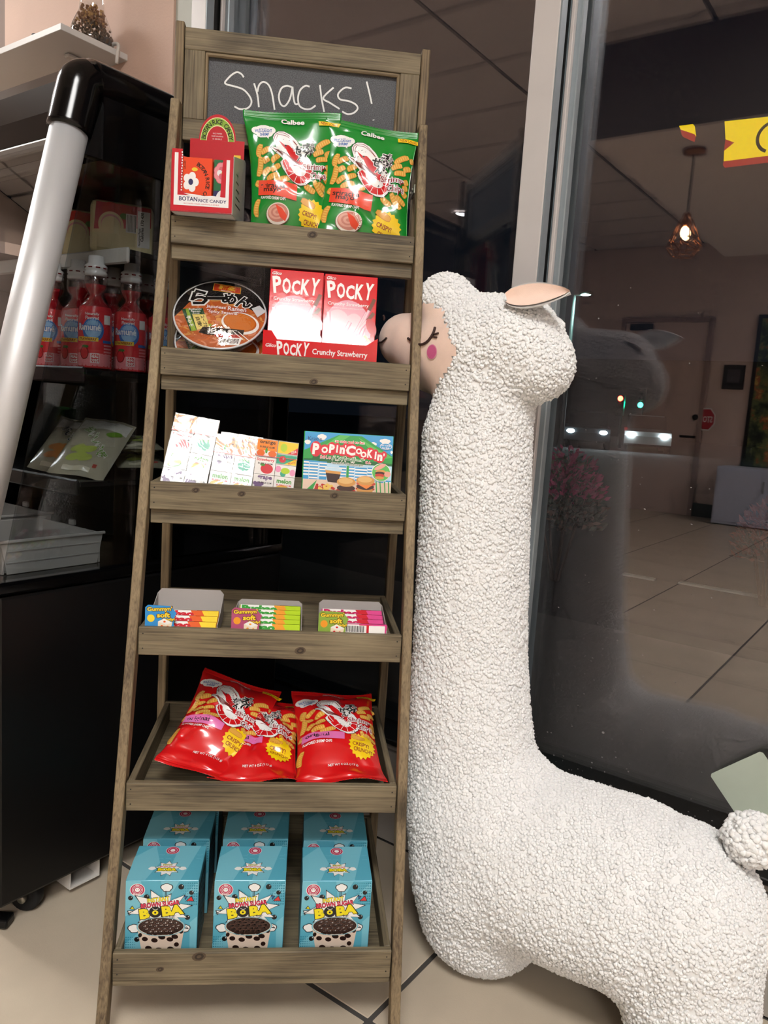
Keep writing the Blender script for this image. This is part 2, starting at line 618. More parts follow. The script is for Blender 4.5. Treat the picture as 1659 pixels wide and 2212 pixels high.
# the shop window: frame, two panes of an insulated unit on each side of the mullion
m_glass = glass_mat('window_glass', 1.0, .066, (.985, .99, .99), gcol=(1, .93, .95))
win = bpy.data.objects.new('window_1', None); COL.objects.link(win); struct(win)
ZS, ZT = .262, 2.62
def jamb(x0, x1, nm):
    w_ = x1-x0
    zc, h = (ZS+ZT)/2, ZT-ZS
    box(nm, win, ((x0+x1)/2, YF+.014, zc), (w_, .028, h), m_alu, .002)
    box('gasket', win, ((x0+x1)/2-.004, YF+.040, zc), (w_-.002, .024, h), m_gask)
    box('frame_core', win, ((x0+x1)/2, YF+.098, zc), (w_+.004, .090, h), m_alu2, .001)
    box('glazing_bead', win, (x1+.0105, YG-.018, zc), (.016, .020, h), m_alu2, .002)
    box('bead_strip', win, (x1+.004, YG-.034, zc), (.007, .012, h), m_alu, .001)
    box('side_strip', win, (x1+.0015, YF+.012, zc), (.003, .022, h), m_alu2)
jamb(-1.646, -1.592, 'jamb')
jamb(-.699, -.648, 'mullion')
jamb(1.9, 1.955, 'jamb')
box('sill', win, (.15, 1.375, .249), (3.6, .09, .012), m_gask, .002)
box('bottom_rail', win, (.15, 1.455, .258), (3.6, .09, .008), m_gask)
box('top_rail', win, (.15, 1.44, 2.62), (3.6, .09, .05), m_alu2, .002)
for x0, x1 in ((-1.59, -.695), (-.65, 1.91)):
    for yy in (YG, YG+.016):
        box('pane', win, ((x0+x1)/2, yy+.0025, (.262+2.6)/2), (x1-x0, .005, 2.338), m_glass)

# dust and dried drops on the lower part of the glass
rnd = random.Random(12)
V, F = [], []
for k in range(420):
    x = -.60+1.5*rnd.random()**1.3; z = .27+.95*rnd.random()**2.2
    r1 = rnd.uniform(.0005, .0016)*(2.2 if rnd.random() < .06 else 1); r2 = r1*rnd.uniform(.4, 1.0); an = rnd.uniform(-.4, .4)
    o = len(V)
    for i in range(6):
        a_ = 2*PI*i/6; dx, dz = r1*math.cos(a_), r2*math.sin(a_)
        V.append((x+dx*math.cos(an)-dz*math.sin(an), YG-.0003, z+dx*math.sin(an)+dz*math.cos(an)))
    F.append(tuple(range(o, o+6)))
du = raw('glass_dust', V, F, mat('dust_specks', '#8f8a88', .9), win)
du['kind'] = 'stuff'

# soffit over the back half of the room, its underside pale, its sides dark
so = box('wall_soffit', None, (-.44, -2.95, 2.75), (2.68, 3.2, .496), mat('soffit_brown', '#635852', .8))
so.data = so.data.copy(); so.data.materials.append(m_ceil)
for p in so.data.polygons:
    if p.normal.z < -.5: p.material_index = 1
struct(so)

# back wall: door with closer, lever and deadbolt
m_door = mat('door_paint', '#d8c0b6', .55)
m_dfr = mat('door_frame_paint', '#a68e86', .5)
door = struct(box('door_1', None, (-2.70, YB+.02, 1.075), (.92, .04, 2.15), m_door, .003))
for c, s in (((-.485, 0, .02), (.05, .07, 2.19)), ((.485, 0, .02), (.05, .07, 2.19)), ((0, 0, 1.10), (1.02, .07, .05))):
    box('door_frame', door, c, s, m_dfr, .003)
box('door_closer', door, (-.27, .05, 1.02), (.26, .05, .07), m_dark, .01)
o = lathe('deadbolt', door, [(.03, 0), (.03, .02), (.012, .025)], m_dark, 16, T(.43, .02, .03) @ RX(-PI/2))
tube('lever', door, [(.44, .02, -.19), (.44, .07, -.19), (.30, .075, -.19)], .014, m_dark, 8)

# ================================================================== THINGS BEHIND THE CAMERA, SEEN AS REFLECTIONS
inks({'sign_red': '#c02030', 'sign_white': '#f2f2f0', 'ink_black': '#0d0d0d'})
t = thing('stop_sign', 'small red stop sign plate fixed beside the lever of the door', 'sign', T(-2.15, YB+.046, 1.09))
oct_ = [(.10*math.cos(R(22.5+45*k)), .135*math.sin(R(22.5+45*k))) for k in range(8)]
prism('plate', t, oct_, 0, .004, MC['sign_white'])
prism('red_face', t, [(a*.88, b*.88) for a, b in oct_], .004, .006, MC['sign_red'])
a = Art(); a.text('STOP', 0, 0, .13, .07, 'sign_white', .02)
a.build('lettering', t, lambda x, y, h: (-x, .0065+h, y))
# poster with an autumn wood
def leafy(name):
    m = bpy.data.materials.new(name); m.use_nodes = True
    nt = m.node_tree; b = nt.nodes['Principled BSDF']
    tc = nt.nodes.new('ShaderNodeTexCoord')
    n = nt.nodes.new('ShaderNodeTexNoise'); n.inputs['Scale'].default_value = 5; n.inputs['Detail'].default_value = 9; n.inputs['Roughness'].default_value = .7
    nt.links.new(tc.outputs['Object'], n.inputs['Vector'])
    c = nt.nodes.new('ShaderNodeValToRGB'); e = c.color_ramp.elements
    e[0].position = .35; e[0].color = (*lin('#12140f'), 1); e[1].position = .75; e[1].color = (*lin('#e8e2b0'), 1)
    for p, q in ((.46, '#33402a'), (.54, '#6d7a42'), (.60, '#b0492a'), (.66, '#d8cc66')):
        k = e.new(p); k.color = (*lin(q), 1)
    nt.links.new(n.outputs['Fac'], c.inputs[0]); nt.links.new(c.outputs[0], b.inputs['Base Color'])
    b.inputs['Roughness'].default_value = .4
    MC[name] = m
    return m
t = thing('wall_poster', 'tall dark framed picture of autumn trees on the far wall', 'picture', T(-1.17, YB+.001, 1.40))
box('poster_frame', t, (0, .012, 0), (1.16, .022, 1.64), m_black, .003)
box('printed_sheet', t, (0, .024, 0), (1.08, .004, 1.56), leafy('autumn_print'))
t = thing('small_picture', 'small dark framed picture between the door and the tall poster', 'picture', T(-1.93, YB+.001, 1.56))
box('picture_frame', t, (0, .01, 0), (.22, .018, .26), m_black, .003)
box('picture_print', t, (0, .0195, .01), (.13, .003, .14), mat('grey_print', '#4c4a4e', .4, var=.4, vscale=18))
t = thing('white_cabinet', 'low pale blue-white cabinet standing under the tall poster', 'cabinet', T(-1.35, YB+.28, 0))
mwc = mat('pale_blue_laminate', '#c9d2ea', .35)
box('cabinet_body', t, (0, 0, .31), (1.05, .46, .60), mwc, .006)
for x in (-.26, .26):
    d = box('cabinet_door', t, (x, .236, .31), (.50, .014, .54), mwc, .004)
    box('door_handle', d, (-.2 if x > 0 else .2, .016, .12), (.015, .02, .12), m_alu2, .003)

def troffer(x, y, label, sx=1.19, sy=.59, s=1.0):
    t = thing('ceiling_light_panel', label, 'ceiling light', T(x, y, ZC-.022), 'ceiling light panels')
    for c, q in (((0, sy/2, 0), (sx, .02, .03)), ((0, -sy/2, 0), (sx, .02, .03)), ((sx/2, 0, 0), (.02, sy, .03)), ((-sx/2, 0, 0), (.02, sy, .03))):
        box('light_frame', t, c, q, m_alu, .002)
    box('diffuser', t, (0, 0, .004), (sx-.02, sy-.02, .012), emit_mat('panel_light_%g' % s, (1.0, .985, .955), TROFFER*s))
    return t
troffer(.55, -.75, 'lit ceiling panel overhead, nearest to the window')
troffer(2.1, -2.6, 'lit ceiling panel by the right-hand wall, beyond the soffit', s=1.0)
troffer(-3.95, .40, 'lit ceiling panel over the far end of the fridge row')
troffer(.35, -5.35, 'added light panel near the back wall, unseen behind the soffit', s=.45)  # added panel, hidden by the soffit, that brightens the back of the room

def downlight(x, y, label):
    t = thing('recessed_downlight', label, 'ceiling light', T(x, y, ZC-.016), 'recessed downlights')
    lathe('downlight_trim', t, [(.10, .0), (.10, -.006), (.075, -.006), (.075, .0)], m_alu, 24, cap=False)
    lathe('downlight_lens', t, [(.075, -.004), (.001, -.004)], emit_mat('downlight_glow', (.92, .97, 1.0), 22), 24, cap=False)
downlight(-4.23, -4.10, 'round recessed downlight, left one of a pair')
downlight(-3.98, -4.10, 'round recessed downlight, right one of a pair')

# pendant lamp with a wire cage
m_wire = mat('copper_wire', '#9a6a4a', .35, metal=.8)
t = thing('pendant_lamp', 'copper wire cage pendant lamp hanging from the soffit', 'lamp', T(-1.32, -1.70, 2.5))
lathe('canopy', t, [(.06, 0), (.06, -.02), (.02, -.03)], m_wire, 20)
tube('cord', t, [(0, 0, 0), (0, 0, -.36)], .005, m_black, 6)
lathe('socket', t, [(.02, -.34), (.024, -.36), (.024, -.40), (.018, -.41)], m_wire, 16)
ellipsoid('bulb', t, (0, 0, -.445), (.024, .024, .036), emit_mat('warm_bulb', '#ffc890', 45))
V, F = [], []
def addw(p, q, r=.0035):
    v, f = tube_data([p, q], r, 6); o = len(V); V.extend(v); F.extend([tuple(i+o for i in x) for x in f])
lv = [(.03, -.37), (.075, -.47), (.095, -.52), (.06, -.57)]
for k in range(6):
    a, b = 2*PI*k/6, 2*PI*(k+1)/6
    P = [(r*math.cos(a), r*math.sin(a), z) for r, z in lv]; Q = [(r*math.cos(b), r*math.sin(b), z) for r, z in lv]
    for i in range(3): addw(P[i], P[i+1])
    addw(P[2], Q[2]); addw(P[3], Q[3]); addw(P[1], Q[2])
raw('cage', V, F, m_wire, t, None, True)

# ================================================================== OUTSIDE, AT NIGHT
struct(box('ground', None, (0, 41.6, -.08), (120, 80, .06), mat('asphalt', '#2b2b2e', .85, var=.2, vscale=3)))
struct(box('sidewalk', None, (0, 2.6, -.06), (24, 2.2, .05), mat('sidewalk_concrete', '#5d5a58', .8, var=.1, vscale=6)))
struct(box('building_across', None, (8, 62, 3), (90, 4, 6), mat('far_building', '#1c1d22', .9)))
m_kerb = mat('white_kerb_paint', '#e6e6de', .7)
tag(box('parking_line', None, (-1.55, 5.2, -.045), (.22, .06, .012), m_kerb), 'short white painted line on the dark pavement, left one', 'road marking', 'white pavement lines')
tag(box('parking_line', None, (-1.05, 5.26, -.045), (.50, .06, .012), m_kerb), 'longer white painted line on the dark pavement, right one', 'road marking', 'white pavement lines')

def bush(name, label, c, rx, rz, n, cols, seed):
    rnd = random.Random(seed)
    t = thing(name, label, 'shrub', T(c[0], c[1], -.05), 'shrubs outside the window')
    V, F, MI = [], [], []
    for k in range(n):
        th, ph = rnd.uniform(0, 2*PI), math.acos(rnd.uniform(-.3, 1))
        q = rnd.uniform(.55, 1.0)
        p = Vector((rx*q*math.sin(ph)*math.cos(th), rx*q*math.sin(ph)*math.sin(th), c[2]+.05+rz*q*math.cos(ph)))
        d = Vector((math.cos(th)*.6+rnd.uniform(-.5, .5), math.sin(th)*.6+rnd.uniform(-.5, .5), rnd.uniform(-.1, 1))).normalized()
        s = d.cross(Vector((rnd.uniform(-1, 1), rnd.uniform(-1, 1), rnd.uniform(-1, 1)))).normalized()
        l = rnd.uniform(.035, .065); w_ = l*.2
        o = len(V)
        V += [p, p+d*l*.45+s*w_, p+d*l, p+d*l*.45-s*w_]
        F += [(o, o+1, o+2), (o, o+2, o+3)]
        mi = 0 if p.z > c[2]+rz*.35 and rnd.random() < .7 else (1 if rnd.random() < .4 else 2)
        MI += [mi, mi]
    f = raw('foliage', V, F, [mat(x, x, .5) for x in cols], t, None, False, MI)
    f['kind'] = 'stuff'
    for k in range(7):
        a = 2*PI*k/7
        tube('stem', t, [(0.02*math.cos(a), .02*math.sin(a), 0), (.3*rx*math.cos(a), .3*rx*math.sin(a), c[2]*.6), (.6*rx*math.cos(a), .6*rx*math.sin(a), c[2]+rz*.4)], [.008, .006, .003], mat('twig', '#4a3428', .8), 6)
bush('red_shrub', 'tall shrub with magenta leaf tips outside, beside the window mullion', (-1.90, 4.6, .40), .26, .40, 2600, ['#d0407c', '#7a5a48', '#4c5644'], 3)
bush('red_shrub', 'low brownish-red shrub outside at the right edge of the window', (-.74, 5.0, .30), .20, .28, 1500, ['#a85a48', '#8a4a3c', '#5b463a'], 4)

m_pole = mat('galvanised_pole', '#7c8484', .5, metal=.3)
t = thing('street_lamp', 'street lamp with a bright cool-white head on a slim pole', 'street lamp', T(-10.6, 25, -.05))
tube('lamp_pole', t, [(0, 0, 0), (0, 0, 5.2)], [.09, .05], m_pole, 10)
box('lamp_arm', t, (.16, 0, 5.2), (.4, .05, .05), m_pole, .01)
hd = box('lamp_head', t, (.42, -.05, 5.24), (.42, .24, .10), m_pole, .03)
ellipsoid('lamp_lens', hd, (0, -.03, -.045), (.17, .10, .035), emit_mat('street_light', '#c8fff4', 260))
def signal(x, y, z, on, label):
    t = thing('traffic_light', label, 'traffic light', T(x, y, z), 'traffic lights')
    box('signal_housing', t, (0, 0, 0), (.36, .25, 1.0), m_black, .03)
    for k, (c, g) in enumerate((('#ff2a1c', 'red'), ('#ffb020', 'amber'), ('#18ffc0', 'green'))):
        lit = g == on
        mm = emit_mat('signal_'+g, c, 60) if lit else mat('signal_off_'+g, '#151210', .4)
        lathe('signal_lens', t, [(.13, 0), (.11, .03), (.001, .04)], mm, 16, T(0, -.125, .32-.32*k) @ RX(PI/2))
    tube('signal_pole', t, [(0, .2, .5), (0, .2, -z+.0)], .06, m_pole, 8)
signal(-12.786, 36.94, 1.89, 'red', 'traffic light showing red above the parked cars')
signal(-12.295, 38.49, 2.31, 'green', 'traffic light showing green, right of the red one')

m_tyre = mat('tyre', '#0c0c0d', .8)
m_cglass = mat('car_glass', '#0a0d10', .08)
def car(x, y, az, col, label, hl):
    t = thing('car', label, 'car', T(x, y, -.05) @ RZ(az), 'cars beyond the window')
    m = mat('car_'+col, col, .25, coat=.8)
    body = [(-2.2, .35), (-2.2, .75), (-2.0, .88), (-1.1, .95), (1.0, .93), (2.0, .80), (2.2, .62), (2.2, .32), (1.8, .25), (-1.9, .25)]
    prism('car_body', t, body, -.88, .88, m)
    prism('car_cabin', t, [(-1.5, .93), (-.9, 1.42), (.3, 1.44), (1.05, .92)], -.74, .74, m_cglass)
    prism('car_roof', t, [(-.95, 1.40), (-.85, 1.46), (.25, 1.47), (.4, 1.40)], -.70, .70, m)
    for sx in (-1.35, 1.35):
        for sy in (-.82, .82):
            lathe('wheel', t, [(.20, -.11), (.32, -.10), (.32, .10), (.20, .11)], m_tyre, 20, T(sx, sy, .32) @ RX(PI/2))
    for sy in (-.62, .62):
        ellipsoid('headlight', t, (2.2, sy, .66), (.05, .15, .08), emit_mat('headlight_on', '#e8fbff', 70) if hl else m_cglass)
    prism('windscreen_trim', t, [(1.05, .92), (1.10, .92), (.36, 1.43), (.30, 1.43)], -.75, .75, m_black)
azf = R(-69)
def at_front(x, y): return x-2.2*math.cos(azf), y-2.2*math.sin(azf)
car(*at_front(-11.27, 29.05), azf, '#3c4044', 'dark grey car with headlights on, left one of the two', True)
car(*at_front(-9.30, 30.35), azf, '#e4e4e4', 'white car with headlights on, right one of the two', True)

# lit yellow shop sign outside, high up at the right
inks({'sign_yellow_flat': '#ffe11a', 'sign_border': '#c8281e', 'sign_black': '#15130c'})
t = thing('shop_sign', 'bright yellow lit sign with red border and black curve, high outside', 'sign', T(-1.72, 7.0, 3.33))
m_yel = emit_mat('sign_yellow_lit', '#ffd800', 1.0)
m_srd = emit_mat('sign_red_lit', '#b01c18', .8)
prism('sign_panel', t, [(-.054, -.145), (1.5, -.145), (1.5, .10), (-.084, .175), (-.06, .03), (.012, -.005), (-.06, -.06)], 0, .08, m_yel)
prism('sign_border', t, [(-.056, -.175), (1.5, -.175), (1.5, -.145), (-.054, -.145)], -.004, .07, m_srd)
prism('sign_notch', t, [(-.06, .03), (.012, -.005), (-.06, -.06)], -.004, .07, m_srd)
prism('sign_tip', t, [(-.337, .192), (-.451, .194), (-.436, .162), (-.316, .107)], 0, .06, m_yel)
prism('tip_border', t, [(-.436, .162), (-.316, .107), (-.322, .06), (-.42, .115)], -.004, .05, m_srd)
a = Art(); a.ring(.30, .0, .10, .125, 'sign_black', a0=R(60), a1=R(250))
a.build('sign_mark', t, front_face(-.001))
box('sign_bracket', t, (.7, .10, .3), (.04, .04, .5), m_black)
# ================================================================== LADDER SHELF
m_wood = wood_mat('stained_wood', '#4a4338', '#746853', '#92856b')
m_wood2 = wood_mat('stained_wood_warm', '#56493a', '#7f6e55', '#9c8a6c')
m_slate = mat('chalkboard_slate', '#5a5c60', .8, var=.5, vscale=700, bump=.15, bscale=900)
m_chalk = mat('chalk', '#eef0ef', .9)
m_steel = mat('zinc_steel', '#9a978c', .35, metal=.8)
MS = T(-.7336, .7702, 0) @ RZ(R(41.67))
LB, Z6 = .28, .1518
TZ = [1.2694, 1.0475, .8321, .6098, .3846, .1518]
TFO = [0, .030, .010, .020, 0, 0]   # how far each tray floor sits above the bottom of its boards
XI, ST = .2075, .0150          # half the clear width, stile thickness
YR = .395                      # front of the rear frame
def yf(z): return LB*(z-Z6)
shelf = thing('ladder_shelf', 'brown stained wooden ladder shelf with six trays and a chalkboard top', 'shelf', MS)
def stile(x0, x1, ybot, ytop, zt, dep, nm):
    """upright with level ends; local X runs up the stile"""
    q = RY(-PI/2)
    inv = q.inverted()
    v = []
    for z, y in ((0.0, ybot), (zt, ytop)):
        for x, d in ((x0, 0), (x1, 0), (x1, dep), (x0, dep)):
            v.append(inv @ Vector((x, y+d, z)))
    f = [(0, 3, 2, 1), (4, 5, 6, 7), (0, 1, 5, 4), (1, 2, 6, 5), (2, 3, 7, 6), (3, 0, 4, 7)]
    o = raw(nm, v, f, m_wood2, shelf, q)
    bm = bmesh.new(); bm.from_mesh(o.data); bmesh.ops.recalc_face_normals(bm, faces=bm.faces)
    bmesh.ops.bevel(bm, geom=bm.edges[:], offset=.0015, segments=1, affect='EDGES'); bm.to_mesh(o.data); bm.free()
    return o
for s in (-1, 1):
    a, b = sorted((s*(XI+.001), s*(XI+.001+ST)))
    stile(a, b, yf(0), yf(1.475), 1.475, .030, 'front_stile')
    stile(a, b, YR+.004, YR+.004, 1.612, .030, 'rear_stile')
    # hinge plates near the top, with screws
    h = box('hinge_plate', shelf, (s*(XI-.001), YR-.012, 1.362), (.003, .045, .016), m_steel, .001)
    for dy in (-.014, .012):
        lathe('screw', h, [(.0035, 0), (.0035, .002), (.001, .0028)], m_steel, 10, T(-s*.0015, dy, 0) @ RY(-s*PI/2))
mat('knot_ring', '#544636', .7, var=.25, vscale=300); mat('knot_dark', '#32271c', .7, var=.3, vscale=400)
KNOTS = [[(.030, .012, .006)], [(.045, .040, .005)], [(-.135, .011, .0045), (-.062, .013, .0045), (.088, .008, .005)], [(.045, .030, .006)], [], [(-.082, .006, .007), (-.138, .026, .004)]]
# trays
for k, z in enumerate(TZ):
    y0 = yf(z); y1 = YR
    if k == 0: y1 = YR
    zb = z-.045
    W2 = XI-.0005
    tr = wood('tray', shelf, (0, (y0+y1)/2, zb+.004+TFO[k]), (2*W2-.002, y1-y0-.002, .008), m_wood)
    # tray base has its own frame: work in shelf space through its inverse
    def tw(nm, c, s, rot=None):
        o = wood(nm, shelf, c, s, m_wood, rot=rot)
        lm = o.matrix_basis.copy()
        o.parent = tr
        o.matrix_basis = tr.matrix_basis.inverted() @ lm
        return o
    tw('front_board', (0, y0+.0055, z-.0225), (2*W2, .011, .045))
    tw('back_board', (0, y1-.0055, z-.0225), (2*W2-.002, .010, .045))
    for s in (-1, 1):
        tw('side_board', (s*(W2-.0055), (y0+y1)/2, z-.0205), (.010, max(y1-y0-.024, .02), .041))
    if k in (0, 1, 2, 5):
        dz = .024 if k < 3 else .010
        tw('rung', (0, y0+.018 if k < 3 else y0+.010, zb-dz/2), (2*W2, .016, dz))
    for kx, kz, kr in KNOTS[k]:
        a = Art(); a.ell(0, 0, kr*1.5, kr, 'knot_ring', 18, .2); a.ell(.0005, 0, kr*.95, kr*.72, 'knot_dark', 16, .3); a.ell(0, 0, kr*.5, kr*.35, 'knot_ring', 12, .3)
        o = a.build('knot', tr, front_face(0), base=.0002, dz=.00005)
        o.matrix_basis = tr.matrix_basis.inverted() @ T(kx, y0-.0001, z-kz)
    for s in (-1, 1):
        for dz in (.010, .034):
            o = lathe('nail', tr, [(.0012, 0), (.0010, .0006)], m_gask, 8)
            o.matrix_basis = tr.matrix_basis.inverted() @ T(s*(W2-.007), y0+.0002, z-dz) @ RX(PI/2)
# chalkboard panel and its frame, set between the rear stiles
ZT0, ZT1 = 1.418, 1.604
fr = .036
wood('board_rail', shelf, (0, YR+.016, ZT1-fr/2), (2*XI, .020, fr), m_wood)
wood('board_rail', shelf, (0, YR+.016, ZT0+fr/2), (2*XI, .020, fr), m_wood)
for s in (-1, 1):
    wood('board_stile', shelf, (s*(XI-fr/2), YR+.016, (ZT0+ZT1)/2), (fr-.001, .020, ZT1-ZT0-2*fr), m_wood)
    wood('board_bead', shelf, (s*(XI-fr-.002), YR+.012, (ZT0+ZT1)/2), (.006, .008, ZT1-ZT0-2*fr), m_wood2, .002)
wood('board_bead', shelf, (0, YR+.012, ZT1-fr-.003), (2*(XI-fr), .008, .007), m_wood2, .002)
cb = box('chalkboard', shelf, (0, YR+.020, (ZT0+ZT1)/2), (2*(XI-fr)+.006, .006, ZT1-ZT0-2*fr+.006), m_slate)
cb['label'] = 'grey slate chalkboard with white handwriting'
STR = [[(-0.1052, 1.5358), (-0.1099, 1.541), (-0.1175, 1.543), (-0.1262, 1.5378), (-0.1348, 1.5284), (-0.1376, 1.523), (-0.133, 1.5206), (-0.121, 1.519), (-0.1059, 1.5157), (-0.095, 1.5068), (-0.0901, 1.4973), (-0.0927, 1.4884), (-0.1001, 1.4833), (-0.1106, 1.4822), (-0.1197, 1.4856)], [(-0.0869, 1.5277), (-0.08, 1.5084), (-0.0767, 1.4886)], [(-0.0803, 1.5141), (-0.0777, 1.5258), (-0.0705, 1.5317), (-0.0612, 1.5275), (-0.0546, 1.5139), (-0.0488, 1.4871)], [(-0.0204, 1.5283), (-0.0295, 1.5294), (-0.0384, 1.5242), (-0.0423, 1.5108), (-0.0387, 1.4982), (-0.0309, 1.4952), (-0.0225, 1.5085), (-0.0189, 1.5291)], [(-0.0189, 1.5291), (-0.0165, 1.512), (-0.0129, 1.5008), (-0.0069, 1.5014)], [(0.0114, 1.5322), (0.0037, 1.5328), (-0.005, 1.5247), (-0.0083, 1.5114), (-0.0052, 1.4987), (0.0042, 1.4939), (0.0149, 1.495), (0.0237, 1.5017)], [(0.0295, 1.537), (0.0338, 1.5143), (0.0396, 1.4922)], [(0.0541, 1.5352), (0.0368, 1.516), (0.0495, 1.5086), (0.0669, 1.5002)], [(0.0864, 1.5371), (0.0755, 1.5374), (0.0667, 1.5307), (0.0625, 1.523), (0.0675, 1.5163), (0.083, 1.515), (0.0957, 1.5104), (0.0992, 1.5035), (0.0919, 1.4955), (0.0812, 1.4929), (0.0718, 1.4964)], [(0.1127, 1.5514), (0.1192, 1.5318), (0.1243, 1.5148)], [(0.1291, 1.4881), (0.1295, 1.4869)]]
def smooth_line(p, n=6):
    o = []
    for i in range(len(p)-1):
        a, b, c, d = p[max(i-1, 0)], p[i], p[i+1], p[min(i+2, len(p)-1)]
        for k in range(n):
            t = k/n
            o.append(tuple(.5*((2*b[j])+(-a[j]+c[j])*t+(2*a[j]-5*b[j]+4*c[j]-d[j])*t*t+(-a[j]+3*b[j]-3*c[j]+d[j])*t**3) for j in range(len(b))))
    o.append(p[-1])
    return o
for q in STR:
    a = Art()
    a.stroke(smooth_line(q), .0030 if len(q) > 2 else .0034, 'chalk')
    o = a.build('chalk_stroke', cb, lambda x, y, h: (x, -.0032-h+0*y, y-(ZT0+ZT1)/2), base=.0003)
# ================================================================== PACKAGES ON THE SHELF
def place(x, y, z, yaw=0, lean=0, roll=0):
    """shelf space; lean tips the top backwards, roll turns it in its own plane (clockwise)"""
    return MS @ T(x, y, z) @ RZ(R(yaw)) @ RX(-R(lean)) @ RY(R(roll))
def tf(k): return TZ[k]-.045+.0085+TFO[k]        # floor of tray k

# ---------------------------------------------------------------- chip bags
inks({'bag_white': '#f4f4f2', 'bag_black': '#14100e', 'bag_red': '#d3141c', 'bag_darkred': '#8c1420', 'bag_yellow': '#f5cf10', 'bag_blue': '#1c5fb0', 'bag_orange': '#e8482a', 'bag_pink': '#e274b4', 'bag_chip': '#e0a545', 'bag_chip2': '#f0c870', 'bag_chip3': '#c4812a', 'bag_sauce': '#c98070', 'bag_sauce2': '#e0a592', 'bag_bowl': '#e9ddd0', 'bag_brown': '#5a3020'}, .28, coat=.5)
m_foil = {'green': mat('bag_green', '#0f8a2c', .24, coat=.6, bump=.12, bscale=45), 'red': mat('bag_red_foil', '#d8161a', .24, coat=.6, bump=.12, bscale=45)}
m_bagback = mat('bag_back', '#cfd0d2', .3, metal=.4)

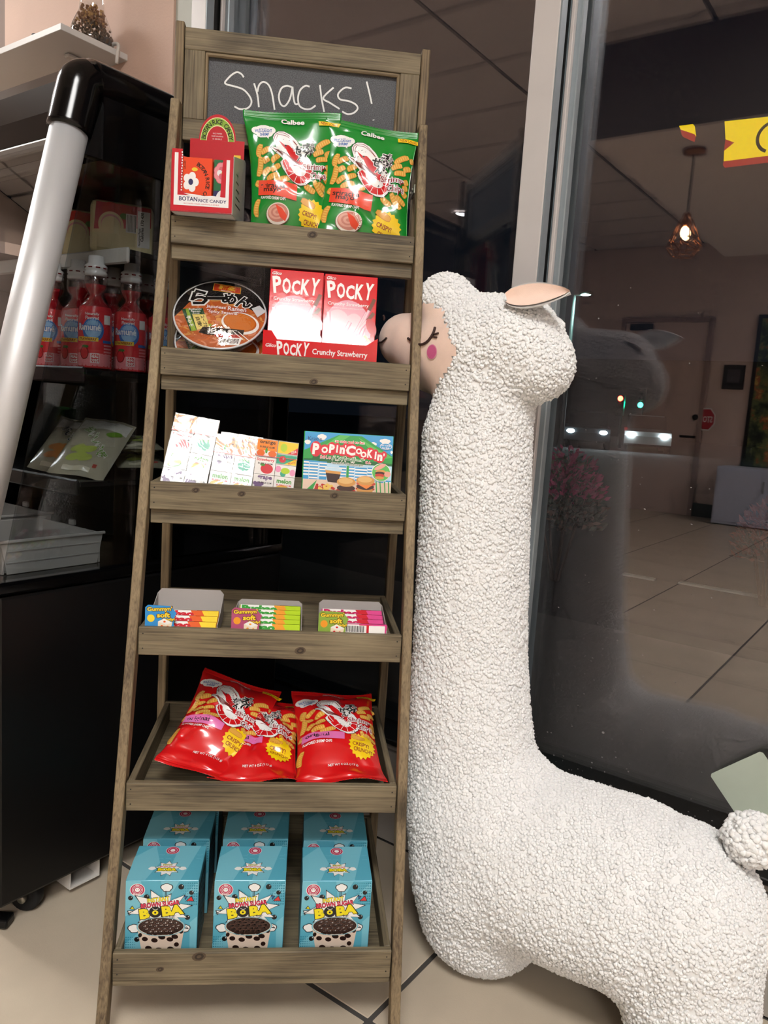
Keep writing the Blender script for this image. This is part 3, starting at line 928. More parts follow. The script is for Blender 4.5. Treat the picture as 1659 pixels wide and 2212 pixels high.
def bag_art(kind):
    a = Art(.000113, -.000106, 860, 2250)
    chips = [(330, 740, 270, 960, 20), (300, 950, 240, 1260, -20), (500, 810, 320, 900, 20), (650, 920, 490, 1020, 20), (450, 970, 340, 1040, 10), (650, 1070, 480, 1160, 10), (470, 1120, 330, 1240, 10), (630, 1220, 400, 1310, 15), (820, 1280, 540, 1330, 10), (1500, 620, 1280, 790, 20), (1410, 800, 1240, 890, 15), (1590, 660, 1530, 690, 0), (1570, 810, 1440, 870, 10), (1490, 920, 1290, 970, 10), (1550, 1040, 1470, 1080, 0), (1550, 1140, 1460, 1180, 0), (1270, 1300, 1450, 1530, 15), (1340, 1340, 1520, 1450, -10), (1100, 1380, 1290, 1490, 10), (1460, 1240, 1540, 1300, 0), (260, 1330, 210, 1420, 0), (620, 830, 700, 900, 0), (250, 1620, 210, 1900, 30)]
    a.fix(1)
    for x0, y0, x1, y1, b in chips: a.capsule(x0, y0, x1, y1, 98, 'bag_chip3', b)
    a.fix(1)
    for x0, y0, x1, y1, b in chips: a.capsule(x0, y0, x1, y1, 82, 'bag_chip', b)
    a.fix(1)
    for x0, y0, x1, y1, b in chips:
        L = math.hypot(x1-x0, y1-y0); n = max(2, int(L/38))
        for i in range(n):
            q = (i+.5)/n; cx, cy = x0+(x1-x0)*q, y0+(y1-y0)*q
            nx, ny = -(y1-y0)/L, (x1-x0)/L
            bb = b*(1-(2*q-1)**2); cx += nx*bb; cy += ny*bb
            a.stroke([(cx-nx*34, cy-ny*34), (cx+nx*34+8, cy+ny*34)], 14, 'bag_chip2')
    a.fix(None)
    # speech cloud
    a.fix(1); a.cloud(390, 520, 210, 120, 'bag_white'); a.fix(None); a.poly([(400, 590), (465, 655), (470, 590)], 'bag_white')
    a.text('made with', 380, 475, 120, 26, 'bag_blue', .0)
    a.text('WILD-CAUGHT', 385, 515, 285, 52, 'bag_blue', .03)
    a.text('SHRIMP', 400, 575, 150, 48, 'bag_blue', .03)
    # shrimp: white aura, feelers, red back, curled tail
    aura = [(560, 560), (620, 515), (720, 510), (830, 560), (940, 660), (1030, 780), (1080, 880), (1180, 960), (1250, 1080), (1270, 1210), (1220, 1320), (1130, 1390), (1020, 1395), (900, 1350), (780, 1250), (690, 1130), (650, 1030), (700, 985), (650, 930), (560, 860), (480, 800), (500, 770), (580, 785), (545, 690), (530, 620)]
    a.poly(aura, 'bag_black'); a.poly([(880+(x-880)*.975, 950+(y-950)*.98) for x, y in aura], 'bag_white')
    for off in (0, 34):
        a.stroke(smooth_line([(600, 720), (565+off, 640), (590+off, 575), (660, 545+off), (760, 560+off), (880, 660+off*.5), (980, 780)]), 9, 'bag_darkred')
    a.poly([(740, 745), (800, 745), (900, 830), (985, 935), (1060, 1020), (1110, 1090), (1060, 1140), (960, 1050), (860, 980), (800, 900), (760, 830)], 'bag_red')
    a.poly([(740, 755), (770, 790), (765, 830), (700, 770), (620, 660)], 'bag_red')
    for i in range(5):
        a.stroke(smooth_line([(520+26*i, 795+8*i), (640+14*i, 850+20*i), (760+10*i, 900+22*i), (900, 1000+10*i), (1000, 1060)]), 11, 'bag_darkred' if i % 2 else 'bag_brown')
    a.ell(748, 760, 16, 16, 'bag_black', 12)
    arc = [(790, 1130), (850, 1220), (930, 1280), (1030, 1300), (1120, 1270), (1170, 1190), (1150, 1110), (1090, 1060)]
    a.stroke(smooth_line(arc), 105, 'bag_red')
    for k in (1, 2, 3, 4, 5):
        x, y = arc[k]
        a.stroke([(x-(1000-x)*-.02, y), (1000+(x-1000)*1.32, 1160+(y-1160)*1.42)], 10, 'bag_white')
        a.stroke([(x, y), (1000+(x-1000)*.7, 1160+(y-1160)*.7)], 9, 'bag_white')
    a.poly([(700, 1010), (750, 990), (800, 1040), (820, 1110), (800, 1180), (740, 1130), (705, 1060)], 'bag_red')
    a.stroke([(720, 1010), (790, 1150)], 8, 'bag_white')
    a.poly([(800, 990), (900, 1030), (990, 1090), (1040, 1170), (1030, 1220), (960, 1215), (890, 1180), (840, 1120)], 'bag_white')
    a.stroke(smooth_line([(890, 1080), (960, 1085), (1030, 1120)]), 10, 'bag_darkred')
    # Japanese name, black with a white edge
    a.fix(1)
    for ch, x, y, h, r in (('え', 1120, 760, 190, 8), ('び', 1160, 905, 170, -6), ('せ', 975, 830, 150, -10), ('ん', 1020, 960, 120, -8), ('か', 1190, 660, 78, 8), ('っ', 1208, 725, 50, 8), ('ぱ', 1222, 775, 72, 8)):
        a.text(ch, x, y, None, h*1.14, 'bag_white', .10, -r)
    a.fix(1)
    for ch, x, y, h, r in (('え', 1120, 760, 190, 8), ('び', 1160, 905, 170, -6), ('せ', 975, 830, 150, -10), ('ん', 1020, 960, 120, -8), ('か', 1190, 660, 78, 8), ('っ', 1208, 725, 50, 8), ('ぱ', 1222, 775, 72, 8)):
        a.text(ch, x, y, None, h, 'bag_black', .045, -r)
    a.fix(1)
    for tx, x, y, wd, h in (('Shrimp', 1262, 1095, 400, 125), ('Chips', 1338, 1235, 275, 140)):
        a.text(tx, x, y, wd*1.06, h*1.16, 'bag_white', .075, -4)
    a.fix(1)
    for tx, x, y, wd, h in (('Shrimp', 1262, 1095, 400, 125), ('Chips', 1338, 1235, 275, 140)):
        a.text(tx, x, y, wd, h, 'bag_darkred', .015, -4)
    a.fix(None)
    a.text('Calbee', 870, 345, 380, 90, 'bag_white', .035, 1)
    a.poly([(1275, 330), (1470, 320), (1630, 325), (1605, 385), (1440, 378), (1290, 398)], 'bag_yellow')
    a.text('NEW LOOK!', 1450, 354, 270, 40, 'bag_darkred', .02)
    if kind == 'green':
        a.poly([(250, 1325), (600, 1325), (965, 1378), (950, 1640), (620, 1575), (240, 1560)], 'bag_orange')
        a.text('sriracha', 510, 1408, 450, 85, 'bag_black', .02, 1)
        a.text('mayo', 500, 1492, 320, 80, 'bag_black', .02, 1)
        a.text('FLAVORED SHRIMP CHIPS', 520, 1608, 455, 48, 'bag_white', .02, 2)
        a.ell(605, 1850, 220, 175, 'bag_brown', 28); a.ell(605, 1842, 212, 168, 'bag_bowl', 28)
        a.ell(605, 1830, 188, 140, 'bag_sauce', 28)
        for r_, m_ in ((.82, 'bag_sauce2'), (.6, 'bag_sauce'), (.42, 'bag_sauce2'), (.2, 'bag_sauce')):
            a.ell(600-20*r_, 1822, 188*r_, 130*r_, m_, 20)
        a.poly([(560, 1700), (680, 1760), (780, 1880), (740, 1960), (650, 1900), (600, 1800)], 'bag_orange')
        a.star(1230, 1850, 250, 218, 18, 'bag_yellow')
        a.capsule(1040, 1620, 1290, 1730, 110, 'bag_chip3'); a.capsule(1045, 1622, 1285, 1725, 92, 'bag_chip')
        a.text('CRISPY!', 1190, 1850, 260, 80, 'bag_darkred', .02, 16)
        a.text('CRUNCHY', 1230, 1990, 300, 80, 'bag_darkred', .02, 14)
    else:
        a.poly([(250, 1340), (600, 1340), (965, 1378), (955, 1510), (620, 1490), (240, 1480)], 'bag_pink')
        a.text('original', 500, 1415, 400, 95, 'bag_black', .02, 1)
        a.text('FLAVORED SHRIMP CHIPS', 500, 1535, 480, 46, 'bag_white', .02, 2)
        a.star(1250, 1600, 235, 200, 18, 'bag_yellow')
        a.capsule(1080, 1440, 1320, 1480, 90, 'bag_chip3'); a.capsule(1085, 1440, 1315, 1478, 74, 'bag_chip')
        a.text('CRISPY!', 1230, 1590, 280, 70, 'bag_darkred', .02, 8)
        a.text('CRUNCHY', 1260, 1690, 320, 70, 'bag_darkred', .02, 8)
        a.text('NET WT 4 OZ (113 g)', 900, 1960, 480, 60, 'bag_white', .015)
    return a
ARTS = {k: bag_art(k) for k in ('green', 'red')}

def chip_bag(kind, label, mtx, seed, T0=.026, W=.158, H=.222, sag=0.0, twist=0.0, botfold=0.0, crum=1.0, taper=0.0):
    rnd = random.Random(seed)
    creases = [(rnd.uniform(-.5, .5), rnd.uniform(.1, .9), rnd.uniform(0, PI), rnd.uniform(.12, .3), rnd.choice((-1, 1))*rnd.uniform(.0020, .0046)*crum) for _ in range(18)]
    ph = rnd.uniform(0, 6)
    def S(x, y):
        u = max(-1, min(1, x/(W/2))); v = max(0, min(1, y/H))
        s = min(1, max(0, (v-.045)/.90))
        prof = max(0, math.sin(PI*s))**.55
        t = T0*(max(0, 1-abs(u)**2.6))**.75*prof
        edge = (1-abs(u)**8)
        # seal gathers
        g = math.exp(-min(s, 1-s)*9)*min(1, min(s, 1-s)*30)
        t += g*.0035*math.sin(u*7+ph+2*v)*edge
        for cx, cy, an, ln, am in creases:
            dx, dy = u*.5-cx, (v-cy)*1.3
            a_ = dx*math.cos(an)+dy*math.sin(an); b_ = -dx*math.sin(an)+dy*math.cos(an)
            t += am*math.exp(-(a_/ln)**2)*math.exp(-(b_/.055)**2)*edge*prof
        xx = x*(1-.10*math.sin(PI*s)**.8)*(1-taper*(1-v))
        d = -t
        if s <= 0 or s >= 1:
            d = .0011*math.sin(y*2*PI/.0048)*edge
        zz = y
        # slouch: bend about the horizontal axis
        bend = sag*(math.sin(PI*v)) + .006*math.sin(u*2.2+ph)*(1-prof)
        tw = twist*(v-.5)*u*.04
        fold = botfold*max(0, .16-v)**1.4*(1.4+math.sin(u*3+ph))
        return Vector((xx, d+bend+tw-fold, zz-fold*.3))
    t = thing('chip_bag', label, 'chip bag', mtx, 'shrimp chip bags')
    nu, nv = 60, 150
    V, F, MI = [], [], []
    for j in range(nv+1):
        for i in range(nu+1):
            x, y = -W/2+W*i/nu, H*j/nv
            p = S(x, y)
            if j in (0, nv): p.z += .0012*(i % 2)*(1 if j else -1)
            V.append(p)
    n1 = (nu+1)*(nv+1)
    for j in range(nv+1):
        for i in range(nu+1):
            x, y = -W/2+W*i/nu, H*j/nv
            u, v = x/(W/2), y/H
            s = min(1, max(0, (v-.045)/.90))
            e = Vector(V[j*(nu+1)+i])
            th = T0*1.3*(max(0, 1-abs(u)**2.6))**.75*max(0, math.sin(PI*s))**.55
            V.append(e+Vector((0, th+.0006, 0)))
    for j in range(nv):
        for i in range(nu):
            q = j*(nu+1)+i
            F.append((q, q+1, q+nu+2, q+nu+1)); MI.append(0)
            F.append((n1+q, n1+q+nu+1, n1+q+nu+2, n1+q+1)); MI.append(1)
    for j in range(nv):
        for i in (0, nu):
            q = j*(nu+1)+i
            F.append((q, q+nu+1, n1+q+nu+1, n1+q)); MI.append(0)
    for i in range(nu):
        for j in (0, nv):
            q = j*(nu+1)+i
            F.append((q, n1+q, n1+q+1, q+1)); MI.append(0)
    o = raw('bag', V, F, [m_foil[kind], m_bagback], t, None, True, MI)
    def mp(x, y, h):
        e = .002
        p = S(x, y)
        n = (S(x+e, y)-S(x-e, y)).cross(S(x, y+e)-S(x, y-e))
        n.normalize()
        if n.y > 0: n = -n
        return p+n*(h*1.0)
    A = ARTS[kind]
    V, F, MI, ms = A.data(mp, .0045, .0010, .00003)
    o = raw('bag_print', V, F, ms, t, None, True, MI)
    return t
def SC(s): return Matrix.Scale(s, 4)
chip_bag('green', 'green shrimp chip bag on the top tray, beside the red candy box', place(-.006, .356, tf(0)+.020, 0, 5, -2.5), 3, T0=.016, W=.172, taper=.16)
chip_bag('green', 'green shrimp chip bag on the top tray, at the right end', place(.117, .344, tf(0)+.012, 0, 8, 2.5), 8, T0=.018, W=.166)
chip_bag('red', 'red shrimp chip bag leaning right, at the left end of its tray', place(-.106, .110, tf(4)+.027, 8, 60, 22) @ SC(.92), 11, T0=.032, botfold=.2, crum=1.6)
chip_bag('red', 'red shrimp chip bag wedged in the middle of its tray', place(-.018, .094, tf(4)+.016, -4, 69, -3) @ SC(.88), 15, T0=.033, botfold=.25, crum=1.8)
chip_bag('red', 'red shrimp chip bag lying at the right end of its tray', place(.121, .092, tf(4)+.020, 2, 66, -2) @ SC(.93), 21, T0=.033, botfold=.25, crum=1.6)

# ---------------------------------------------------------------- boba boxes
inks({'boba_lite': '#7cc4d6', 'boba_mid': '#56a9c0', 'boba_dot': '#2f8ba4', 'boba_red': '#c02a55', 'boba_pinkred': '#dd2d52', 'boba_yellow': '#f5e51e', 'boba_white': '#f4f4f2', 'boba_black': '#17181a', 'boba_pearl': '#2a1712', 'boba_pearl2': '#4b2c22', 'boba_rim': '#5e4034', 'boba_milk': '#e6d2c0', 'boba_tri': '#e0373a', 'boba_blue': '#2c6db0'}, .38)
m_boba = mat('boba_card', '#5bb0c8', .38, coat=.15)
def boba_box(label, mtx):
    t = thing('boba_box', label, 'box', mtx, 'instant boba boxes')
    Wb, Db, Hb = .107, .092, .133
    box('carton', t, (0, Db/2, Hb/2), (Wb, Db, Hb), m_boba, .0008)
    a = Art(.0001427, -.0001427, 705, 1702)
    # rays
    for p in ([(330, 775), (480, 775), (560, 1000), (330, 1180)], [(690, 775), (880, 775), (760, 1000), (720, 1000)], [(1080, 775), (1080, 900), (860, 1010)], [(330, 1500), (560, 1280), (560, 1640), (330, 1640)], [(1000, 1250), (1075, 1180), (1075, 1700), (1010, 1700)]):
        a.poly(p, 'boba_lite')
    a.fix(1)
    for j in range(9):
        for i in range(9-j//2):
            a.ell(1062-i*23, 800+j*30, 9-.8*i, 10-.9*i, 'boba_dot', 8)
    for j in range(9):
        for i in range(5):
            a.ell(345+i*23, 1420+j*28-i*0, 9-1.2*i, 9-1.2*i, 'boba_dot', 8)
    a.fix(None)
    for r_, m_ in ((78, 'boba_white'), (72, 'boba_red'), (56, 'boba_white'), (52, 'boba_red'), (42, 'boba_white'), (38, 'boba_red'), (26, 'boba_white')):
        a.ell(450, 875, r_, r_*.92, m_, 24)
    a.ell(441, 870, 4, 6, 'boba_red', 8); a.ell(459, 870, 4, 6, 'boba_red', 8)
    a.text("O's", 450, 822, 40, 22, 'boba_white', .02); a.text('Bubble', 450, 928, 82, 24, 'boba_white', .02)
    # clouds and balls
    for cx, cy, rx, ry in ((750, 848, 60, 48), (425, 1315, 62, 50), (955, 1315, 50, 45)):
        a.cloud(cx, cy, rx*1.18, ry*1.18, 'boba_black'); a.cloud(cx, cy, rx, ry, 'boba_white')
    a.rect(735, 885, 741, 960, 'boba_black'); a.rect(748, 885, 754, 960, 'boba_black')
    for cx, cy, r_ in ((900, 838, 30), (1008, 905, 25), (382, 965, 26), (547, 953, 30), (975, 1190, 28), (457, 1440, 28)):
        a.ell(cx, cy, r_, r_, 'boba_black', 16); a.ell(cx+r_*.4, cy-r_*.4, r_*.18, r_*.18, 'boba_white', 8)
    a.poly([(1010, 940), (1040, 1003), (950, 1003)], 'boba_black'); a.poly([(1008, 950), (1030, 998), (962, 998)], 'boba_tri')
    a.poly([(932, 935), (972, 945), (945, 990)], 'boba_black'); a.poly([(938, 943), (962, 949), (947, 976)], 'boba_blue')
    a.poly([(402, 1050), (432, 1098), (372, 1088)], 'boba_black'); a.poly([(403, 1062), (422, 1091), (384, 1085)], 'boba_yellow')
    a.poly([(350, 1108), (437, 1108), (370, 1165)], 'boba_black'); a.poly([(362, 1114), (422, 1114), (374, 1152)], 'boba_white')
    # spiky burst behind the name
    sp = [(8, 330), (35, 300), (62, 210), (118, 260), (150, 330), (188, 360), (212, 290), (322, 370), (340, 300)]
    sp = [(-x, r) for x, r in sp]; sp = [((x % 360), r) for x, r in sp]
    a.burst(705, 1095, sp, 'boba_black', 1.0, .62); a.burst(705, 1095, sp, 'boba_white', .93, .66)
    for tx, cx, cy, wd, h, m_, e in (('INSTANT', 668, 983, 225, 48, 'boba_yellow', 8), ('BROWN SUGAR', 690, 1036, 400, 52, 'boba_pinkred', 8)):
        a.text(tx, cx, cy, wd*1.03, h*1.22, 'boba_black', .06, -6); a.text(tx, cx, cy, wd, h, m_, .035, -6)
    for dm, k in (('boba_black', 1.14), ('boba_yellow', 1)):
        a.text('B', 530, 1145, 105*k, 115*k, dm, .10 if k > 1 else .06, -8)
        a.text('BA', 820, 1105, 225*k, 115*k, dm, .10 if k > 1 else .06, -8)
    a.ell(640, 1125, 66, 64, 'boba_black', 24); a.ell(640, 1132, 32, 27, 'boba_yellow', 16); a.ell(640, 1132, 11, 11, 'boba_black', 10)
    a.stroke(smooth_line([(610, 1085), (640, 1098), (668, 1088)]), 5, 'boba_white')
    a.text('台灣即食黑糖珍珠', 722, 1195, 285, 36, 'boba_black', .09, -6); a.text('台灣即食黑糖珍珠', 722, 1195, 280, 32, 'boba_white', .01, -6)
    # cup of pearls
    a.poly([(462, 1320), (945, 1320), (905, 1640), (520, 1640)], 'boba_milk')
    for cx, cy, rx in ((540, 1435, 32), (640, 1450, 35), (715, 1415, 38), (800, 1440, 36), (850, 1410, 36), (915, 1350, 22), (490, 1390, 20), (580, 1540, 36), (690, 1560, 38), (810, 1550, 36), (870, 1500, 26)):
        a.ell(cx, cy, rx, 26, 'boba_pearl', 14, .2)
    a.ell(704, 1290, 250, 108, 'boba_milk', 32); a.ell(704, 1290, 234, 98, 'boba_pearl', 32)
    rnd = random.Random(4)
    for j_, (cy, hw, n_) in enumerate(((1228, 130, 5), (1256, 185, 6), (1290, 205, 7), (1326, 190, 6), (1356, 130, 5))):
        for k in range(n_):
            cx = 704-hw+2*hw*(k+.5)/n_*1.0+rnd.uniform(-9, 9); cy2 = cy+rnd.uniform(-7, 7)
            a.ell(cx, cy2, 37, 32, 'boba_rim', 14); a.ell(cx, cy2+3, 34, 29, 'boba_pearl', 14)
            a.fix(0); a.ell(cx+9, cy2-12, 6, 9, 'boba_white', 8, .6); a.ell(cx-8, cy2-8, 3, 5, 'boba_white', 6, .6); a.fix(None)
    a.ring(704, 1290, 240, 252, 'boba_lite', 32, ry=.43)
    a.build('front_print', t, front_face(0), base=.0003, dz=.000012)
    # top flap print
    b = Art()
    b.poly([(-.0535, 0), (-.026, 0), (-.012, .045), (-.026, .092), (-.0535, .06)], 'boba_lite'); b.poly([(.002, 0), (.026, 0), (.045, .092), (.012, .092)], 'boba_lite')
    sp2 = [(a_, .021) for a_ in range(10, 360, 40)]
    b.burst(.002, .030, sp2, 'boba_black', 1, .6); b.burst(.002, .030, sp2, 'boba_white', .9, .65)
    for s in (-1, 1): b.cloud(.002+s*.023, .030, .006, .005, 'boba_white')
    b.text('INSTANT', .001, .039, .014, .004, 'boba_black', .08); b.text('INSTANT', .001, .039, .013, .0035, 'boba_yellow', .02)
    b.text('BROWN SUGAR', .002, .0345, .024, .003, 'boba_pinkred', .04)
    b.text('BOBA', .002, .027, .030, .0095, 'boba_black', .12); b.text('BOBA', .002, .027, .028, .0075, 'boba_yellow', .06)
    for r_, m_ in ((.0105, 'boba_white'), (.0098, 'boba_red'), (.0072, 'boba_white'), (.0066, 'boba_red'), (.0038, 'boba_white')): b.ell(.002, .078, r_, r_, m_, 24)
    for k in range(9): b.stroke([(-.052+.0117*k, .056), (-.045+.0117*k, .056), (-.0435+.0117*k, .0535)], .0007, 'boba_lite')
    for k in range(9): b.stroke([(-.052+.0117*k, .065), (-.045+.0117*k, .065), (-.0435+.0117*k, .0675)], .0007, 'boba_lite')
    b.build('top_print', t, lambda x, y, h: (x, y, Hb+h), base=.0003, dz=.000015)
    # dark side print
    c = Art(); c.rect(.006, .008, .086, .118, 'boba_pearl')
    for k in range(9): c.rect(.012, .016+.011*k, .078-.006*(k % 3), .020+.011*k, 'boba_lite')
    c.build('side_print', t, lambda x, y, h: (Wb/2+h, x, y), base=.0003)
    return t
b0 = boba_box('blue instant boba box in the front row, left one', place(-.1430, .030, tf(5), 0))
for lab, x, y, yw in (('blue instant boba box in the front row, middle one', -.0125, .030, 0), ('blue instant boba box in the front row, right one', .1200, .029, .5),
                      ('blue instant boba box in the second row, left one', -.1405, .142, 0), ('blue instant boba box in the second row, middle one', -.0120, .143, 0), ('blue instant boba box in the second row, right one', .1210, .139, 0),
                      ('blue instant boba box in the third row, left one', -.138, .254, 0), ('blue instant boba box in the third row, middle one', -.011, .255, 0)):
    copy_tree(b0, place(x, y, tf(5), yw), lab)
# ---------------------------------------------------------------- biscuit stick boxes in their red display tray
inks({'stick_red': '#d40f1c', 'stick_white': '#f7f3f2', 'stick_pink': '#e8a4b4', 'stick_pink2': '#d77f96', 'stick_brown': '#7a4630', 'stick_straw': '#c21a28', 'stick_green': '#8a9a3c', 'stick_pale': '#f0c4cc'}, .12, coat=.3)
m_stick = mat('stick_card', '#d5101d', .12, coat=.3, bump=.06, bscale=120)
def fan_text(a, cx, cy, wd, h, m):
    """white fanned capitals: each letter a little taller to the outside"""
    L = 'POCKY'
    for i, ch in enumerate(L):
        q = (i-2)/2
        a.text(ch, cx+q*wd*.42, cy-.10*h*abs(q)*0+ (h*.10*abs(q)), wd*.19, h*(.82+.16*abs(q)), m, .035, -7*q)
def stick_box(label, mtx):
    t = thing('biscuit_stick_box', label, 'box', mtx, 'strawberry biscuit stick boxes')
    Wb, Db, Hb = .0905, .024, .150
    box('carton', t, (0, Db/2, Hb/2), (Wb, Db, Hb), m_stick, .0008)
    a = Art()
    a.ell(-.003, .055, .041, .052, 'stick_pink', 40); a.rect(-.0445, .012, .030, .052, 'stick_pink')
    a.ell(-.02, .062, .022, .028, 'stick_pale', 24); a.ell(.008, .05, .02, .035, 'stick_pale', 24)
    for x0, y0, x1, y1, w_ in ((-.030, .005, -.036, .085, .007), (-.028, .004, .002, .070, .007), (-.010, .004, .030, .088, .008), (.006, .003, .026, .062, .007), (.016, .05, .0415, .112, .006), (.02, .06, .0415, .088, .006)):
        a.stroke([(x0, y0), (x1, y1)], w_, 'stick_pink2'); a.stroke([(x0-.0008, y0), (x1-.0008, y1)], w_*.6, 'stick_pale')
    for x0, y0, x1, y1 in ((.033, .092, .0415, .112), (.031, .074, .0415, .088)):
        a.stroke([(x0, y0), (x1, y1)], .006, 'stick_brown')
    a.ell(.038, .064, .008, .015, 'stick_straw', 16, .4); a.ell(.036, .03, .010, .016, 'stick_straw', 16, -.3)
    a.stroke(smooth_line([(.027, .048), (.033, .042), (.038, .036)]), .004, 'stick_green')
    fan_text(a, -.001, .121, .076, .030, 'stick_white')
    a.text('Glico', -.034, .143, .016, .0055, 'stick_white', .02, 0, .25)
    a.text('Crunchy Strawberry', -.003, .099, .070, .0075, 'stick_white', .012)
    a.text('strawberry pieces coated biscuit sticks', -.003, .0925, .056, .0025, 'stick_white', .0)
    a.build('front_print', t, front_face(0), base=.0003, dz=.00002)
    return t
PZ, PY_, PL = tf(1)+.0045, .2780, 8.6
sb = stick_box('red strawberry biscuit stick box in the display tray, left one', place(.0075, PY_, PZ, -1.4, PL))
copy_tree(sb, place(.1000, PY_-.003, PZ-.001, -1.4, PL), 'red strawberry biscuit stick box in the display tray, right one')
copy_tree(sb, place(.0095, PY_+.0262, PZ, -1.4, PL), 'red strawberry biscuit stick box hidden behind the left one')
copy_tree(sb, place(.1020, PY_+.0232, PZ-.001, -1.4, PL), 'red strawberry biscuit stick box hidden behind the right one')
t = thing('display_tray', 'low red card display tray holding the strawberry biscuit boxes', 'display box', place(.0530, PY_-.0045, PZ-.0035, -1.4, 2.0))
prism('tray_front', t, [(-.097, 0), (.097, 0), (.097, .046), (.078, .033), (-.073, .033), (-.083, .047), (-.097, .047)], -.0012, .0, m_stick)
box('tray_base', t, (0, .028, .001), (.194, .056, .002), m_stick)
for s in (-1, 1): box('tray_side', t, (s*.0965, .028, .022), (.0012, .056, .044), m_stick)
a = Art()
fan_text(a, -.046, .017, .052, .023, 'stick_white')
a.text('Glico', -.083, .0225, .018, .006, 'stick_white', .02, 0, .25)
a.text('Crunchy Strawberry', .034, .0155, .094, .0125, 'stick_white', .018)
a.build('front_print', t, front_face(-.0012), base=.0003)

# ---------------------------------------------------------------- noodle bowls
inks({'nd_black': '#1a1718', 'nd_white': '#f5f3ee', 'nd_orange': '#c8672a', 'nd_noodle': '#dd9a50', 'nd_noodle2': '#b85c2c', 'nd_soup': '#cf7426', 'nd_soup2': '#b85f1c', 'nd_green': '#1c4a30', 'nd_lime': '#8fae3a', 'nd_yellow': '#e8d27a', 'nd_red': '#b3231c', 'nd_redlabel': '#c43a18', 'nd_gold': '#f2c23a', 'nd_pinkish': '#d98a66', 'nd_grey': '#d9dadb'}, .2, coat=.9)
m_bowl = mat('bowl_plastic', '#b9b3aa', .3, coat=.3)
m_film = glass_mat('clear_film', 1.6, .06, (1, 1, 1), .05, .4, 40)
def noodle_bowl(label, mtx):
    t = thing('noodle_bowl', label, 'instant noodles', mtx, 'spicy sesame noodle bowls')
    rl = .0795
    lathe('bowl', t, [(.001, -.066), (.052, -.066), (.054, -.064), (.060, -.040), (.073, -.010), (.0765, -.002), (.0785, 0)], m_bowl, 48, cap=False)
    lathe('bowl_band', t, [(.0565, -.055), (.0612, -.040), (.0735, -.0105), (.0742, -.0085)], MC['nd_black'], 48, cap=False)
    lathe('rim', t, [(.0765, -.003), (.0800, -.002), (.0805, .0008), (.079, .0022), (.0772, .0014)], MC['nd_grey'], 48, cap=False)
    a = Art()
    a.ell(0, 0, .078, .078, 'nd_noodle2', 48)
    rnd = random.Random(5)
    a.fix(1)
    for k in range(90):
        th, q = rnd.uniform(0, 2*PI), .076*math.sqrt(rnd.random())
        cx, cy = q*math.cos(th), q*math.sin(th)
        if cy > .035: continue
        an = rnd.uniform(0, PI)
        pts = smooth_line([(cx+.012*math.cos(an+.5*s)*s, cy+.010*math.sin(an+.4*s)*s) for s in (-1, -.3, .4, 1)], 3)
        pts = [p for p in pts if math.hypot(*p) < .077]
        if len(pts) > 3: a.stroke(pts, .0035, ('nd_noodle', 'nd_orange', 'nd_pinkish')[k % 3])
    a.fix(None)
    up = [(.078*math.cos(R(d)), .078*math.sin(R(d))) for d in range(18, 200, 6)]
    up += [(-.066, -.006), (-.058, .014), (-.04, .026), (-.01, .033), (.03, .031), (.056, .018)]
    a.poly(up, 'nd_black')
    # topping and soup ladle
    for k in range(26):
        cx, cy = rnd.uniform(-.030, .002), rnd.uniform(-.038, -.006)
        a.ell(cx, cy, .0045, .004, ('nd_pinkish', 'nd_lime', 'nd_noodle', 'nd_orange')[k % 4], 10)
    a.ell(.038, -.014, .033, .025, 'nd_white', 32, -.15); a.ell(.037, -.012, .029, .021, 'nd_soup2', 32, -.15); a.ell(.036, -.011, .027, .019, 'nd_soup', 32, -.15)
    # brand label
    a.poly([(-.026, .070), (.022, .070), (.024, .054), (-.025, .052)], 'nd_gold'); a.poly([(-.025, .069), (.021, .069), (.023, .055), (-.024, .053)], 'nd_redlabel')
    a.text('麺楽', -.001, .0625, .030, .011, 'nd_gold', .02); a.text('MENRAKU', -.001, .0555, .020, .0022, 'nd_white', .01)
    # big brush name
    for ch, cx, cy, h, r_ in (('ら', -.043, .030, .036, 6), ('ー', -.014, .035, .008, 12), ('め', .008, .038, .026, 4), ('ん', .034, .036, .026, 0)):
        a.text(ch, cx, cy, None, h*1.18, 'nd_white', .085, r_)
    for ch, cx, cy, h, r_ in (('ら', -.043, .030, .036, 6), ('ー', -.014, .035, .008, 12), ('め', .008, .038, .026, 4), ('ん', .034, .036, .026, 0)):
        a.text(ch, cx, cy, None, h, 'nd_black', .04, r_)
    for tx, cx, cy, wd, h in (('Japanese', -.010, .0135, .034, .009), ('Ramen', .026, .017, .032, .010), ('"Spicy Sesame"', .004, .0035, .056, .009)):
        a.text(tx, cx, cy, wd*1.04, h*1.2, 'nd_red', .07, 5); a.text(tx, cx, cy, wd, h, 'nd_white', .02, 5)
    # side panel
    a.poly([(-.066, -.004), (-.032, .006), (-.010, -.036), (-.040, -.050)], 'nd_green')
    a.poly([(-.060, -.002), (-.056, .0), (-.030, -.047), (-.038, -.050)], 'nd_lime')
    a.poly([(-.046, -.012), (-.024, -.007), (-.010, -.036), (-.030, -.045)], 'nd_yellow')
    a.text('Authentic', -.044, .001, .022, .004, 'nd_white', .02, 14); a.text('Ramen', -.042, -.0035, .016, .004, 'nd_white', .02, 14); a.text('Soup', -.040, -.008, .012, .004, 'nd_white', .02, 14)
    a.text('スープが', -.022, -.024, .030, .007, 'nd_black', .02, -62); a.text('自慢!', -.031, -.026, .022, .007, 'nd_black', .02, -62)
    a.text('辛みそ', -.046, -.028, .026, .008, 'nd_white', .02, -62)
